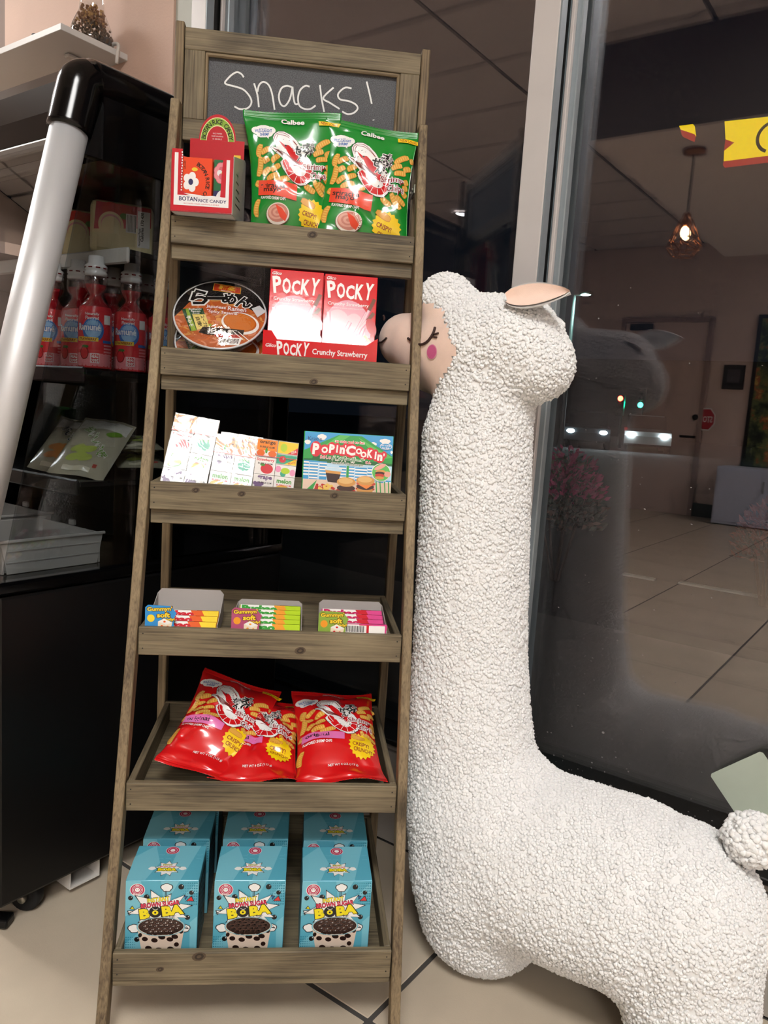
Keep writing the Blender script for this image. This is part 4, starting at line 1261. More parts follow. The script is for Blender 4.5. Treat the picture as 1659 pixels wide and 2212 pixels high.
    # name strip and barcode
    a.poly([(-.022, -.036), (.048, -.028), (.048, -.042), (-.010, -.052), (-.026, -.050)], 'nd_black'); a.poly([(.0, -.047), (.046, -.040), (.044, -.048), (.004, -.054)], 'nd_red')
    a.text('担々麺', .012, -.0405, .050, .014, 'nd_white', .02, 5)
    a.poly([(.010, -.053), (.048, -.047), (.046, -.064), (.012, -.070)], 'nd_white')
    for k in range(16):
        x = .014+k*.0019
        a.stroke([(x, -.0655+k*.00028), (x+.0003, -.0545+k*.00028)], .0008 if k % 3 else .0013, 'nd_black')
    a.poly([(.050, .024), (.062, .034), (.076, .022), (.064, .006)], 'nd_grey')
    for s in (-.006, .004): a.stroke([(.034+s, -.034), (.056+s, -.050)], .0016, 'nd_white')
    a.build('lid_print', t, lambda x, y, h: (x, y, .0012+h), base=.0003, dz=.000012)
    lathe('film_wrap', t, [(.0605, -.045), (.0815, .0005), (.0795, .0045), (.001, .0048)], m_film, 48, cap=False)
    return t
BM = MS @ T(-.122, .330, 1.114) @ RX(R(52)) @ RZ(R(-7))
nb = noodle_bowl('black-lidded spicy sesame noodle bowl tipped towards the front', BM)
copy_tree(nb, MS @ T(-.121, .346, 1.072) @ RX(R(52)) @ RZ(R(-7)), 'noodle bowl mostly hidden under the tipped bowl')

# ---------------------------------------------------------------- cellophane-wrapped gum bundles
inks({'gum_white': '#f0efec', 'gum_orange': '#f08a1c', 'gum_orange2': '#e86a10', 'gum_red': '#d8273a', 'gum_green': '#4aa03a', 'gum_purple': '#6a5080', 'gum_yellow': '#f0d020', 'gum_melon': '#e8b83c', 'gum_teal': '#28a888', 'gum_black': '#1d1a1a', 'gum_pink': '#ec9ac0', 'gum_lime': '#b8d820'}, .3)
m_cello = glass_mat('cellophane', .85, .05, (1, 1, 1), .13, 1.0, 18)
m_cello2 = glass_mat('cellophane_clear', 1.0, .05, (1, 1, 1), .08, .2, 30)
def gum_face(a, kind, x0, y0, w_, h):
    a.rect(x0+.0004, y0+.0004, x0+w_-.0004, y0+h-.0004, 'gum_white')
    cx, cy = x0+w_/2, y0+h/2
    if kind == 'orange':
        a.rect(x0+.0006, y0+h*.35, x0+w_-.0006, y0+h-.001, 'gum_orange')
        for s in (-.28, .28): a.ell(cx+s*w_, y0+h*.2, w_*.2, h*.18, 'gum_orange2', 14)
        a.ell(cx-.02*w_, y0+h*.35, w_*.06, h*.16, 'gum_green', 10); a.text('orange', cx, y0+h*.78, w_*.75, h*.2, 'gum_black', .02); a.text('BUBBLE GUM', cx, y0+h*.55, w_*.7, h*.1, 'gum_black', .02)
    elif kind == 'strawberry':
        a.ell(cx+.1*w_, y0+h*.34, w_*.3, h*.28, 'gum_red', 18); a.ell(cx-.12*w_, y0+h*.55, w_*.12, h*.08, 'gum_green', 10)
        a.text('Strawberry', cx, y0+h*.82, w_*.85, h*.2, 'gum_red', .03); a.text('BUBBLE GUM', cx, y0+h*.62, w_*.7, h*.1, 'gum_black', .02)
    elif kind == 'grape':
        for i, j in ((0, 0), (1, 0), (2, 0), (.5, 1), (1.5, 1), (1, 2)): a.ell(x0+w_*(.12+.16*i), y0+h*(.48-.16*j), w_*.1, h*.11, 'gum_purple', 12)
        a.text('grape', cx+.05*w_, y0+h*.8, w_*.7, h*.26, 'gum_purple', .04); a.text('BUBBLE GUM', cx+.1*w_, y0+h*.55, w_*.6, h*.1, 'gum_black', .02)
    elif kind == 'melon':
        a.ell(cx-.1*w_, y0+h*.3, w_*.34, h*.22, 'gum_green', 18, .2); a.ell(cx-.1*w_, y0+h*.34, w_*.31, h*.18, 'gum_melon', 18, .2)
        a.text('melon', cx, y0+h*.75, w_*.72, h*.26, 'gum_green', .04); a.text('BUBBLE GUM', cx, y0+h*.52, w_*.7, h*.1, 'gum_red', .02)
    elif kind == 'apple':
        a.rect(x0+.0006, y0+.001, x0+w_-.0006, y0+h-.001, 'gum_yellow'); a.ell(cx-.2*w_, cy, w_*.16, h*.32, 'gum_lime', 16); a.poly([(x0+w_*.5, y0+.001), (x0+w_-.0006, y0+.001), (x0+w_-.0006, y0+h*.6)], 'gum_red'); a.text('SOUR', x0+w_*.8, y0+h*.25, w_*.26, h*.2, 'gum_white', .02, 20)
    elif kind == 'peach':
        a.rect(x0+.0006, y0+.001, x0+w_-.0006, y0+h-.001, 'gum_teal'); a.ell(cx-.2*w_, cy, w_*.17, h*.32, 'gum_red', 16); a.ell(cx-.16*w_, cy+.08*h, w_*.05, h*.1, 'gum_white', 8); a.poly([(x0+w_*.4, y0+.001), (x0+w_-.0006, y0+.001), (x0+w_-.0006, y0+h*.7)], 'gum_yellow'); a.text('PEACH', x0+w_*.76, y0+h*.24, w_*.36, h*.2, 'gum_red', .02, 18)
    elif kind == 'fizz':
        for dx, dy, m_ in ((-.35, .1, 'gum_pink'), (.35, -.1, 'gum_pink'), (-.1, -.25, 'gum_teal')): a.ell(cx+dx*w_, cy+dy*h, w_*.14, h*.28, m_, 14)
        a.ell(cx, cy, w_*.22, h*.26, 'gum_lime', 16)
    elif kind == 'mint':
        a.ell(cx, cy, w_*.3, h*.3, 'gum_teal', 16); a.text('mint', cx, y0+h*.8, w_*.5, h*.2, 'gum_green', .03)
def gum_bundle(label, mtx, cols, w_, H, dep, seal, mc=None):
    t = thing('gum_bundle', label, 'gum', mtx, 'cellophane wrapped gum bundles')
    n = len(cols); cw = w_/n
    for c, kinds in enumerate(cols):
        z = 0
        for kind, hh in kinds:
            g = box('gum_box', t, (-w_/2+cw*(c+.5), dep/2, z+hh/2), (cw-.0006, dep, hh-.0006), MC['gum_white'], .0005)
            a = Art(); gum_face(a, kind, -cw/2, -hh/2, cw, hh)
            a.build('box_print', g, front_face(-dep/2), base=.0002, dz=.00002)
            z += hh
    box('cellophane_wrap', t, (0, dep/2-.0006, H/2), (w_+.0014, dep+.0034, H+.0012), mc or m_cello, .001)
    box('tear_strip', t, (0, -.0026, H*seal), (w_+.0016, .0004, .0009), MC['gum_red'])
    return t
q4 = lambda L, hh: [(k, hh) for k in L]
gy_, gz = .212, tf(2)+.001
gum_bundle('tall wrapped bundle of fruit gum boxes at the left of its tray', place(-.1600, gy_, gz+.0125, 4, 24, 8), [q4(['grape', 'melon', 'strawberry', 'orange'], .0325), q4(['grape', 'melon', 'mint', 'mint'], .0325)], .074, .130, .016, .76)
gum_bundle('middle wrapped bundle of fruit gum boxes, three rows high', place(-.0850, gy_, gz+.0125, 3, 22, 6.5), [q4(['melon', 'grape', 'orange'], .0320), q4(['melon', 'mint', 'orange'], .0320)], .070, .096, .016, .66)
gum_bundle('small clear bundle of gum boxes with orange, strawberry, grape and melon', place(-.0140, gy_, gz+.013, 0, 8, 4), [q4(['grape', 'strawberry', 'orange'], .0295), [('melon', .0300), ('fizz', .0195), ('peach', .0175), ('apple', .0215)]], .068, .0885, .016, .68, m_cello2)
gum_bundle('wrapped bundle of gum boxes standing behind the middle bundle', place(-.0800, gy_+.030, gz+.0125, 3, 22, 6), [q4(['melon', 'grape', 'orange'], .0330), q4(['melon', 'mint', 'orange'], .0330)], .072, .099, .016, .66)
for x, y in ((-.1600, .2165), (-.085, .2165), (-.014, .2165)): pass
tag(box('card_riser', None, (0, 0, 0), (.232, .060, .0115), mat('grey_card', '#8a8680', .7)), 'flat grey card spacer under the wrapped gum bundles', 'spacer').matrix_world = MS @ T(-.0865, .247, gz+.00575)

# ---------------------------------------------------------------- candy kit box
inks({'kit_blue': '#3b9fd8', 'kit_green': '#27a04a', 'kit_dgreen': '#0f6a38', 'kit_lgreen': '#57bf5c', 'kit_red': '#d8253a', 'kit_white': '#f6f4f0', 'kit_navy': '#1b3a6c', 'kit_bun': '#d59a50', 'kit_bun2': '#e6bb78', 'kit_brown': '#3a201c', 'kit_cola': '#2a1214', 'kit_tomato': '#c83a30', 'kit_cheese': '#f08a3c', 'kit_fry': '#f0c860', 'kit_ketch': '#c2281c', 'kit_sky': '#bfe2f4', 'kit_sand': '#e8cdb8', 'kit_skin': '#e8a898', 'kit_yellow': '#f2dc5c'}, .3, coat=.3)
t = thing('candy_kit_box', 'colourful hamburger candy kit box beside the gum bundles', 'box', place(.1085, .212, gz+.001, 0, 7))
Wb, Hb, Db = .150, .119, .034
box('carton', t, (0, Db/2, Hb/2), (Wb, Db, Hb), mat('kit_card', '#1f9a48', .35, coat=.3), .0008)
a = Art(.0001085, -.000101, 800, 1273)
a.rect(125, 100, 1485, 1270, 'kit_blue')
for cx, cy, rx, ry in ((385, 180, 75, 55), (170, 275, 50, 42), (1180, 250, 55, 42), (1360, 190, 90, 50), (1470, 365, 20, 30)): a.cloud(cx, cy, rx, ry, 'kit_white')
a.poly([(120, 410), (640, 130), (1000, 130), (1490, 440), (1490, 600), (1100, 590), (520, 590), (120, 560)], 'kit_green')
a.poly([(660, 130), (820, 130), (470, 400), (300, 420)], 'kit_lgreen'); a.poly([(940, 150), (1200, 300), (1490, 450), (1300, 500)], 'kit_lgreen')
a.poly([(120, 545), (250, 540), (270, 480), (1490, 560), (1490, 610), (900, 640), (420, 600), (300, 560), (120, 580)], 'kit_dgreen')
a.rect(125, 600, 1485, 960, 'kit_sky')
for x0, x1, y0 in ((125, 205, 570), (215, 345, 620), (370, 480, 580), (670, 780, 640), (820, 905, 640), (920, 1100, 650), (1110, 1180, 640), (1290, 1360, 860), (1400, 1480, 840)):
    a.rect(x0, y0, x1, 900, 'kit_blue')
    for k in range(5): a.rect(x0, y0+22+k*50, x1, y0+46+k*50, 'kit_white')
a.rect(785, 630, 822, 860, 'kit_green'); a.rect(125, 880, 1485, 1270, 'kit_sand'); a.poly([(180, 1060), (340, 890), (280, 1060)], 'kit_green')
for tx, m_, e in (('POPiN\'COOKiN\'', 'kit_red', 1), ):
    xs2 = [(300, 380, 100, 185, 'P'), (435, 390, 100, 110, 'O'), (545, 365, 85, 150, 'P'), (625, 360, 28, 130, 'i'), (705, 385, 80, 110, 'n'), (752, 315, 20, 45, '\''), (835, 375, 150, 165, 'C'), (960, 380, 95, 100, 'O'), (1035, 430, 95, 100, 'O'), (1135, 410, 85, 135, 'K'), (1222, 430, 28, 130, 'i'), (1290, 465, 80, 105, 'n'), (1352, 415, 20, 45, '\'')]
    for cx, cy, wd, h, ch in xs2: a.ell(cx, cy, wd*.5+36, h*.5+36, 'kit_red', 18)
    for cx, cy, wd, h, ch in xs2: a.text(ch, cx, cy, wd, h, 'kit_white', .055, 3)
a.text('so cute and so fun', 815, 235, 460, 52, 'kit_white', .09, 1); a.text('so cute and so fun', 815, 235, 440, 40, 'kit_red', .03, 1)
for tx, cx, cy, wd, h in (('たのしい', 455, 510, 170, 50), ('ハンバーガーや', 805, 525, 500, 85), ('さん', 1115, 560, 90, 45)):
    a.text(tx, cx, cy, wd*1.04, h*1.25, 'kit_white', .10, 3)
    a.text(tx, cx, cy, wd, h, 'kit_green' if h > 60 else 'kit_red', .03, 3)
a.text('tanoshii Hamburger', 800, 605, 510, 50, 'kit_white', .08, 2); a.text('tanoshii Hamburger', 800, 605, 495, 38, 'kit_dgreen', .02, 2)
a.text('Kracie', 280, 212, 210, 60, 'kit_navy', .0)
a.ell(1375, 275, 95, 52, 'kit_white', 24); a.ell(1375, 275, 88, 46, 'kit_blue', 24); a.text('DIY Candy', 1375, 262, 150, 32, 'kit_white', .02); a.text('For Kids', 1375, 300, 110, 32, 'kit_white', .02)
# cola, fries, two burgers
a.poly([(450, 670), (715, 690), (670, 920), (500, 910)], 'kit_sky'); a.poly([(460, 720), (705, 735), (690, 780), (470, 765)], 'kit_bun'); a.poly([(468, 765), (698, 780), (660, 920), (505, 910)], 'kit_cola'); a.ell(583, 690, 130, 20, 'kit_white', 20); a.ell(583, 692, 118, 14, 'kit_sky', 20)
rnd = random.Random(9)
for k in range(26): a.capsule(*(lambda x, y, an: (x-32*math.cos(an), y-32*math.sin(an), x+32*math.cos(an), y+32*math.sin(an)))(460+rnd.uniform(-1, 1)*130, 1050-abs(rnd.gauss(0, 1))*55, rnd.uniform(0, PI)), 40, ('kit_fry', 'kit_ketch')[k % 2])
def burger(cx, cy, s, cheese):
    a.ell(cx, cy+110*s, 150*s, 40*s, 'kit_ketch', 20)
    if cheese: a.ell(cx-5*s, cy+130*s, 130*s, 62*s, 'kit_bun', 24)
    a.ell(cx, cy+70*s, 140*s, 55*s, 'kit_brown', 24)
    if cheese:
        a.ell(cx+10*s, cy+20*s, 150*s, 42*s, 'kit_tomato', 24); a.poly([(cx-120*s, cy+35*s), (cx+120*s, cy+35*s), (cx+20*s, cy+110*s)], 'kit_cheese')
    a.ell(cx, cy-30*s, 145*s, 78*s, 'kit_bun', 28); a.ell(cx-10*s, cy-48*s, 112*s, 48*s, 'kit_bun2', 24)
burger(790, 930, 1, False); burger(1085, 890, .98, True)
a.ell(1320, 710, 148, 150, 'kit_white', 32); a.ell(1320, 710, 138, 140, 'kit_lgreen', 32); a.ell(1315, 700, 80, 34, 'kit_bun', 20); a.ell(1305, 725, 80, 26, 'kit_brown', 20); a.ell(1300, 760, 76, 28, 'kit_tomato', 20); a.ell(1300, 800, 70, 26, 'kit_bun', 20)
a.ell(1300, 620, 100, 34, 'kit_skin', 20, -.5); a.ell(1420, 735, 50, 48, 'kit_skin', 20)
for x in (1250, 1310, 1380, 1440): a.stroke([(x, 860), (x+20, 1080)], 16, 'kit_green')
a.build('front_print', t, front_face(0), base=.0003, dz=.000015)

# ---------------------------------------------------------------- chew candy display boxes and sticks
inks({'ch_white': '#f6f5f0', 'ch_yellow': '#f6d73a', 'ch_blue': '#3a94d8', 'ch_orange': '#f0a030', 'ch_orange2': '#e8622a', 'ch_red': '#d02030', 'ch_green': '#3aa03a', 'ch_dgreen': '#1f6a34', 'ch_lime': '#b8d820', 'ch_pink': '#e04c90', 'ch_mag': '#c81a5c', 'ch_rose': '#b8567c', 'ch_olive': '#8fb04a', 'ch_cream': '#f4e6cc', 'ch_brown': '#5a3418', 'ch_black': '#1a1616'}, .5, spec=.25)
m_cardback = mat('grey_board', '#b4aeaa', .8)
def chew_stick(t_label, mtx, word, c1, c2, c3):
    t = thing('chew_stick', t_label, 'candy', mtx, 'chewy candy sticks')
    box('stick_wrap', t, (0, .005, .0075), (.104, .010, .015), MC[c1], .0015)
    a = Art()
    a.rect(-.050, .001, .016, .009, 'ch_white'); a.poly([(.012, .001), (.034, .001), (.026, .009), (.006, .009)], c2); a.poly([(.030, .0012), (.051, .0012), (.051, .0088), (.024, .0088)], c3)
    a.build('top_print', t, lambda x, y, h: (x, y, .015+h), base=.0003)
    b = Art()
    b.rect(-.050, .001, .016, .014, 'ch_white'); b.poly([(.012, .001), (.034, .001), (.026, .014), (.006, .014)], c2); b.poly([(.030, .0015), (.051, .0015), (.051, .0135), (.024, .0135)], c3)
    b.text('Puchao', -.018, .0075, .060, .0118, word, .07)
    b.build('front_print', t, front_face(0), base=.0003)
    return t
def chew_box(label, x, yb, base_c, flag_bg, flag_txt, flag_shape, word, c1, c2, c3, rows, yaw, hback, tilt):
    z = tf(3); W_ = .110
    M = place(x, .137+yb, z, yaw)
    t = thing('candy_display_box', label, 'display box', M, 'chewy candy display boxes')
    D_ = .110
    box('box_base', t, (0, D_/2, .001), (W_, D_, .0016), m_cardback)
    box('box_front', t, (0, .0005, .0045), (W_, .001, .009), MC[base_c])
    n_ = len(rows)
    prism('box_insert', t, [(.010, .0018), (D_-.004, .0018), (D_-.004, rows[-1][1]-.006), (.010+rows[-1][0], rows[-1][1]-.006), (.010, .003)], -.050, .050, m_cardback, 'yz')
    prism('box_back', t, [(-W_/2, 0), (W_/2, 0), (W_/2, hback*.86), (W_/2-.006, hback), (-W_/2+.006, hback), (-W_/2, hback*.86)], D_-.001, D_, m_cardback)
    for s in (-1, 1):
        prism('box_side', t, [(0, 0), (D_, 0), (D_, hback*.86), (D_*.6, .030), (.01, .020), (0, .020)], s*W_/2-.0005, s*W_/2+.0005, m_cardback, 'yz')
    f = Art()
    fl = [(-.056, .008), (-.012, .008), (-.012, .028), (-.008, .038), (-.018, .049), (-.052, .050), (-.056, .046)]
    prism('header_flag', t, fl, -.0018, -.0006, MC[flag_bg])
    f.text('Gummyn\'', -.034, .0435, .040, .0105, 'ch_brown', .08, 3); f.text('Gummyn\'', -.034, .0435, .038, .0085, flag_txt, .035, 3)
    f.text('soft', -.028, .0345, .022, .0095, 'ch_brown', .10, 2); f.text('soft', -.028, .0345, .020, .008, flag_txt, .04, 2)
    f.text('candy!', -.020, .0275, .021, .007, 'ch_brown', .10); f.text('candy!', -.020, .0275, .019, .0055, flag_txt, .04)
    f.ell(-.047, .029, .0058, .006, 'ch_yellow' if flag_bg == 'ch_blue' else 'ch_orange', 16)
    f.poly([(-.036, .024), (-.027, .029), (-.014, .023), (-.016, .014), (-.028, .010), (-.036, .016)], 'ch_cream'); f.poly([(-.036, .024), (-.027, .029), (-.014, .023), (-.024, .019)], 'ch_white')
    for px, py in ((-.030, .017), (-.021, .016), (-.026, .024)): f.ell(px, py, .002, .0016, c2, 8)
    f.rect(-.055, .001, .054, .008, base_c)
    f.build('front_print', t, front_face(-.0018), base=.0003)
    for i, (dy, zz) in enumerate(rows):
        lab = '%s chewy candy stick in the %s box, %s from the front' % ({'ch_orange': 'orange', 'ch_lime': 'green', 'ch_pink': 'pink'}[c1], {'ch_orange': 'left', 'ch_lime': 'middle', 'ch_pink': 'right'}[c1], ['first', 'second', 'third', 'fourth', 'fifth'][i])
        chew_stick(lab, M @ T(.001, .003+dy, .0025+zz) @ RX(-R(tilt)), word, c1, c2, c3)
    return M
chew_box('orange chewy candy box with a blue flag and tall grey back', -.143, .002, 'ch_orange2', 'ch_blue', 'ch_yellow', 0, 'ch_red', 'ch_orange', 'ch_orange2', 'ch_yellow', [(.002, .0080), (.0215, .0118), (.041, .0156)], 1, .050, 45)
chew_box('green chewy candy box with a rose flag, filled with five sticks', -.010, .004, 'ch_dgreen', 'ch_rose', 'ch_yellow', 0, 'ch_green', 'ch_lime', 'ch_orange', 'ch_lime', [(.002, .0080), (.0215, .0105), (.041, .0130), (.0605, .0155), (.080, .0180)], 0, .036, 45)
MP = chew_box('pink chewy candy box with a green flag at the right of its tray', .128, .003, 'ch_mag', 'ch_olive', 'ch_yellow', 0, 'ch_mag', 'ch_pink', 'ch_red', 'ch_pink', [(.030, .0140), (.0495, .0165), (.069, .0190)], -1, .040, 45)
t = chew_stick('pink chewy candy stick turned to show its barcode, on top of the right box', MP @ T(.004, .0030, .0140) @ RX(-R(10)), 'ch_mag', 'ch_pink', 'ch_red', 'ch_pink')
a = Art(); a.rect(-.018, .001, .018, .013, 'ch_white'); a.rect(.022, .001, .048, .013, 'ch_white')
for k in range(20): a.rect(-.015+.0015*k, .002, -.0143+.0015*k+(.0004 if k % 3 == 0 else 0), .012, 'ch_black')
a.build('barcode_label', t, front_face(0), base=.0022)

# ---------------------------------------------------------------- rice candy display box
inks({'rc_red': '#c81a2a', 'rc_white': '#f1efee', 'rc_green': '#8db53a', 'rc_cream': '#f0e6b0', 'rc_black': '#14130f', 'rc_orange': '#ea4a20', 'rc_pink': '#e8929a', 'rc_pink2': '#d86a78', 'rc_dgreen': '#1f6a40', 'rc_navy': '#2c2c60', 'rc_grey': '#b5b5b3', 'rc_yellow': '#f0d040'}, .3, coat=.3)
M = place(-.1535, .283, TZ[0]+.001, -6, 0)
t = thing('candy_counter_box', 'red and white rice candy counter box with rounded header card', 'display box', M)
W_, D_, H_ = .101, .098, .098
m_rc = MC['rc_red']
box('box_base', t, (0, D_/2, .001), (W_, D_, .002), MC['rc_white'])
# torn-open front: two posts and a low apron with a ragged edge
prism('box_front', t, [(-W_/2, 0), (W_/2, 0), (W_/2, H_*.90), (W_/2-.017, H_*.91), (W_/2-.019, .060), (W_/2-.020, .030), (.030, .0265), (.018, .0275), (.004, .0262), (-.012, .0282), (-.024, .0290), (-.032, .0330), (-.0335, .050), (-.033, .080), (-.0335, H_), (-W_/2, H_)], 0, .0012, m_rc)
for s in (-1, 1):
    prism('box_side', t, [(0, 0), (D_, 0), (D_, .110), (D_*.9, .112), (.0, H_*.93)], s*W_/2-.0006, s*W_/2+.0006, m_rc if s < 0 else MC['rc_grey'], 'yz')
arch = [(-W_/2+.003, 0), (W_/2-.003, 0), (W_/2-.003, .146), (.032, .146)] + [(.032*math.cos(R(d)), .146+.042*math.sin(R(d))) for d in range(8, 180, 8)] + [(-.032, .146), (-W_/2+.003, .146)]
prism('header_card', t, arch, D_-.001, D_, m_rc)
h = Art()
for r_, m_ in ((1.0, 'rc_red'), (.93, 'rc_cream'), (.90, 'rc_green'), (.62, 'rc_cream'), (.58, 'rc_red')):
    h.ell(0, .144, .032*r_, .042*r_, m_, 32, 0, 0, PI)
h.text_ring('BOTAN RICE CANDY', 0, .144, .0240, .0078, 176, 4, 'rc_black', .012, .0318)
for k, s_ in enumerate(('RICE PAPER', 'INNER WRAPPING', 'IS EDIBLE')): h.text(s_, 0, .156-.0045*k, .016+.004*(k == 1), .0022, 'rc_white', .0)
h.rect(.030, .100, .042, .122, 'rc_yellow')
h.build('header_print', t, front_face(D_-.001), base=.0003)
f = Art()
f.rect(-.046, .010, -.040, .092, 'rc_white'); f.rect(.039, .010, .0445, .085, 'rc_white'); f.rect(-.046, .010, .0445, .026, 'rc_white')
f.text('BOTAN', -.022, .0205, .030, .0070, 'rc_navy', .02); f.text('RICE CANDY', .018, .0190, .046, .0050, 'rc_navy', .02); f.text('RICE PAPER INNER WRAPPING IS EDIBLE', 0, .0132, .058, .0020, 'rc_red', .0)
for k in range(15): f.ell(-.0338+.0006*(k % 2), .034+.0042*k, .0012, .0015, 'rc_white', 6)
f.poly([(-.030, .0290), (-.012, .0282), (.004, .0262), (.018, .0275), (.030, .0265), (.042, .024), (.034, .021), (.010, .0235), (-.014, .0245)], 'rc_white')
f.build('front_print', t, front_face(0), base=.0003)
g = Art()
g.rect(.012, .012, .086, .086, 'rc_grey')
for k in range(5): g.rect(.02, .02+.012*k, .06-.006*k, .023+.012*k, 'rc_black')
g.build('side_print', t, lambda x, y, hh: (W_/2+.0006+hh, x, y), base=.0003)
u = Art(); u.rect(-.044, .004, .044, .090, 'rc_white'); u.build('underside_print', t, lambda x, y, hh: (x, y, -hh), base=.0003)
# small candy boxes standing inside
def candy_pack(label, dx, dy, kind):
    c = thing('rice_candy_pack', label, 'candy box', M @ T(dx, dy, .0022), 'rice candy packs')
    box('pack', c, (0, .010, .043), (.049 if kind == 0 else .030, .020, .084), MC['rc_orange'] if kind == 0 else MC['rc_dgreen'], .001)
    p = Art()
    if kind == 0:
        p.text_ring('BOTAN RICE CANDY', -.016, .045, .034, .0065, 62, -62, 'rc_black', .02)
        p.text('NET WT', -.0205, .072, .013, .003, 'rc_black', .0, -90)
        p.rect(-.024, .010, .024, .0112, 'rc_red')
        for k in range(5): p.ell(-.010+.0075*math.cos(2*PI*k/5), .046+.0095*math.sin(2*PI*k/5), .0058, .0068, 'rc_white', 14)
        p.ell(-.010, .046, .004, .005, 'rc_navy', 12); p.ell(-.004, .066, .005, .003, 'rc_yellow', 12)
    else:
        p.rect(-.0145, .004, .0145, .036, 'rc_navy'); p.ell(.002, .024, .012, .014, 'rc_white', 18); p.ell(.003, .022, .007, .008, 'rc_pink', 14); p.rect(-.0145, .004, .0145, .012, 'rc_red')
        for rr, m_ in ((.0150, 'rc_pink2'), (.0140, 'rc_pink')):
            for k in range(9): p.ell(.001+rr*.62*math.cos(2*PI*k/9), .064+rr*.72*math.sin(2*PI*k/9), rr*.48, rr*.5, m_, 12)
        for k in range(6): p.ell(.001+.006*math.cos(k*1.05), .064+.006*math.sin(k*1.05), .0045, .005, 'rc_white' if k % 2 else 'rc_pink2', 10)
        p.ell(.001, .064, .003, .004, 'rc_yellow', 10)
    p.build('pack_print', c, front_face(0), base=.0003, dz=.00002)
candy_pack('orange rice candy pack showing through the torn box front', -.0095, .0035, 0)
candy_pack('green rice candy pack with a pink flower, right of the orange one', .0315, .0080, 1)
# ================================================================== OPEN FRIDGE AT THE LEFT
m_fb = mat('fridge_black', '#040405', .16, spec=.35)
m_fbm = mat('fridge_black_satin', '#09090a', .38, spec=.35)
m_fin = mat('fridge_interior', '#0d0c0d', .55)
m_pole_a = mat('brushed_aluminium', '#d6d7d9', .48, metal=.45)
m_rail = mat('fridge_rail_grey', '#6f6a64', .4, metal=.4)
m_fgl = glass_mat('fridge_glass', 1.1, .05, (.74, .76, .77))
FX0, FX1 = -2.20, -1.235
FYB = 1.325
fr_ = thing('display_fridge', 'tall black open display fridge with a slanted aluminium corner post', 'fridge', T(0, 0, 0))
box('fridge_base', fr_, ((FX0+FX1)/2, (.645+FYB)/2, .335), (FX1-FX0, FYB-.645, .565), m_fbm, .006)
box('deck_edge', fr_, ((FX0+FX1)/2+.001, (.638+FYB)/2, .630), (FX1-FX0+.006, FYB-.638, .022), m_fb, .005)
box('back_panel', fr_, ((FX0+FX1)/2, 1.30, .98), (FX1-FX0, .05, .70), m_fin)
box('side_panel', fr_, (FX0+.01, 1.0, .98), (.02, .62, .70), m_fin)
box('rear_post', fr_, (FX1-.02, 1.295, .98), (.04, .06, .72), m_fbm, .004)
prism('top_housing', fr_, [(.83, 1.365), (FYB, 1.365), (FYB, 1.500), (.86, 1.500), (.83, 1.480)], FX0, FX1-.002, m_fb, 'yz')
prism('front_fascia', fr_, [(.83, 1.515), (.805, 1.518), (.785, 1.49), (.778, 1.44), (.79, 1.405), (.83, 1.40)], FX0, FX1-.06, m_fb, 'yz')
box('fascia_rail', fr_, ((FX0+FX1)/2-.03, .800, 1.392), (FX1-FX0-.06, .03, .022), m_rail, .004)
box('fascia_rail', fr_, ((FX0+FX1)/2-.03, .806, 1.366), (FX1-FX0-.06, .02, .016), m_rail, .004)
# slanted post with its black elbow cap and top side rail
def py(z): return .787+(z-1.42)*.235
tube('corner_post', fr_, [(-1.264, py(.60), .60), (-1.264, py(1.42), 1.42)], .031, m_pole_a, 32)
V = []; 
cap = [(-1.264, py(1.40), 1.40), (-1.264, py(1.44), 1.44), (-1.264, py(1.465), 1.465), (-1.264, .803, 1.482), (-1.264, .818, 1.491), (-1.264, .84, 1.493), (-1.264, 1.0, 1.492), (-1.264, 1.30, 1.490)]
tube('elbow_cap', fr_, smooth_line(cap, 4), .0365, m_fb, 28)
prism('side_header', fr_, [(.80, 1.366), (1.31, 1.366), (1.31, 1.475), (.835, 1.475)], -1.262, -1.240, m_fbm, 'yz')
gl = prism('side_glass', fr_, [(.655, .643), (1.268, .643), (1.268, 1.366), (.806, 1.366)], -1.247, -1.241, m_fgl, 'yz')
box('front_glass', fr_, ((FX0-1.30)/2, .70, 1.02), (-1.30-FX0, .006, .76), m_fgl, 0, RX(-math.atan(.235)))
# shelves: each one panel with its own front rail
m_prail = mat('price_rail_white', '#d9d4ce', .4)
for zz, y0, mr in ((1.238, .925, m_prail), (1.008, .835, mat('price_rail_dark', '#2a1a1c', .35)), (.800, .825, mat('price_rail_black', '#151314', .35))):
    s = box('fridge_shelf', fr_, ((FX0-1.27)/2, (y0+1.27)/2, zz-.006), (-1.27-FX0-.03, 1.27-y0, .010), mat('shelf_black', '#141314', .35), .001)
    box('price_rail', s, (0, -(1.27-y0)/2-.004, -.006), (-1.27-FX0-.03, .008, .030), mr, .003)
# casters and a bracket under the base
def caster(x, y):
    c = lathe('caster_wheel', fr_, [(.012, -.012), (.026, -.013), (.029, -.008), (.029, .008), (.026, .013), (.012, .012)], m_tyre, 24, T(x, y, .029) @ RZ(.5) @ RX(PI/2))
    box('caster_fork', c, (0, .022, 0), (.03, .020, .034), m_fbm, .004)
    lathe('caster_bolt', c, [(.008, .012), (.008, .020), (.003, .022)], m_steel, 12)
caster(-1.275, .72); caster(-1.275, 1.24); caster(-2.15, .72); caster(-2.15, 1.24)
prism('base_bracket', fr_, [(.79, .050), (.79, .012), (.855, .012), (.855, .050), (.853, .050), (.853, .014), (.792, .014), (.792, .050)], -1.30, -1.248, m_prail, 'yz')
box('caster_brake', fr_, (-1.262, .664, .012), (.035, .03, .016), m_fbm, .004, RZ(.6))

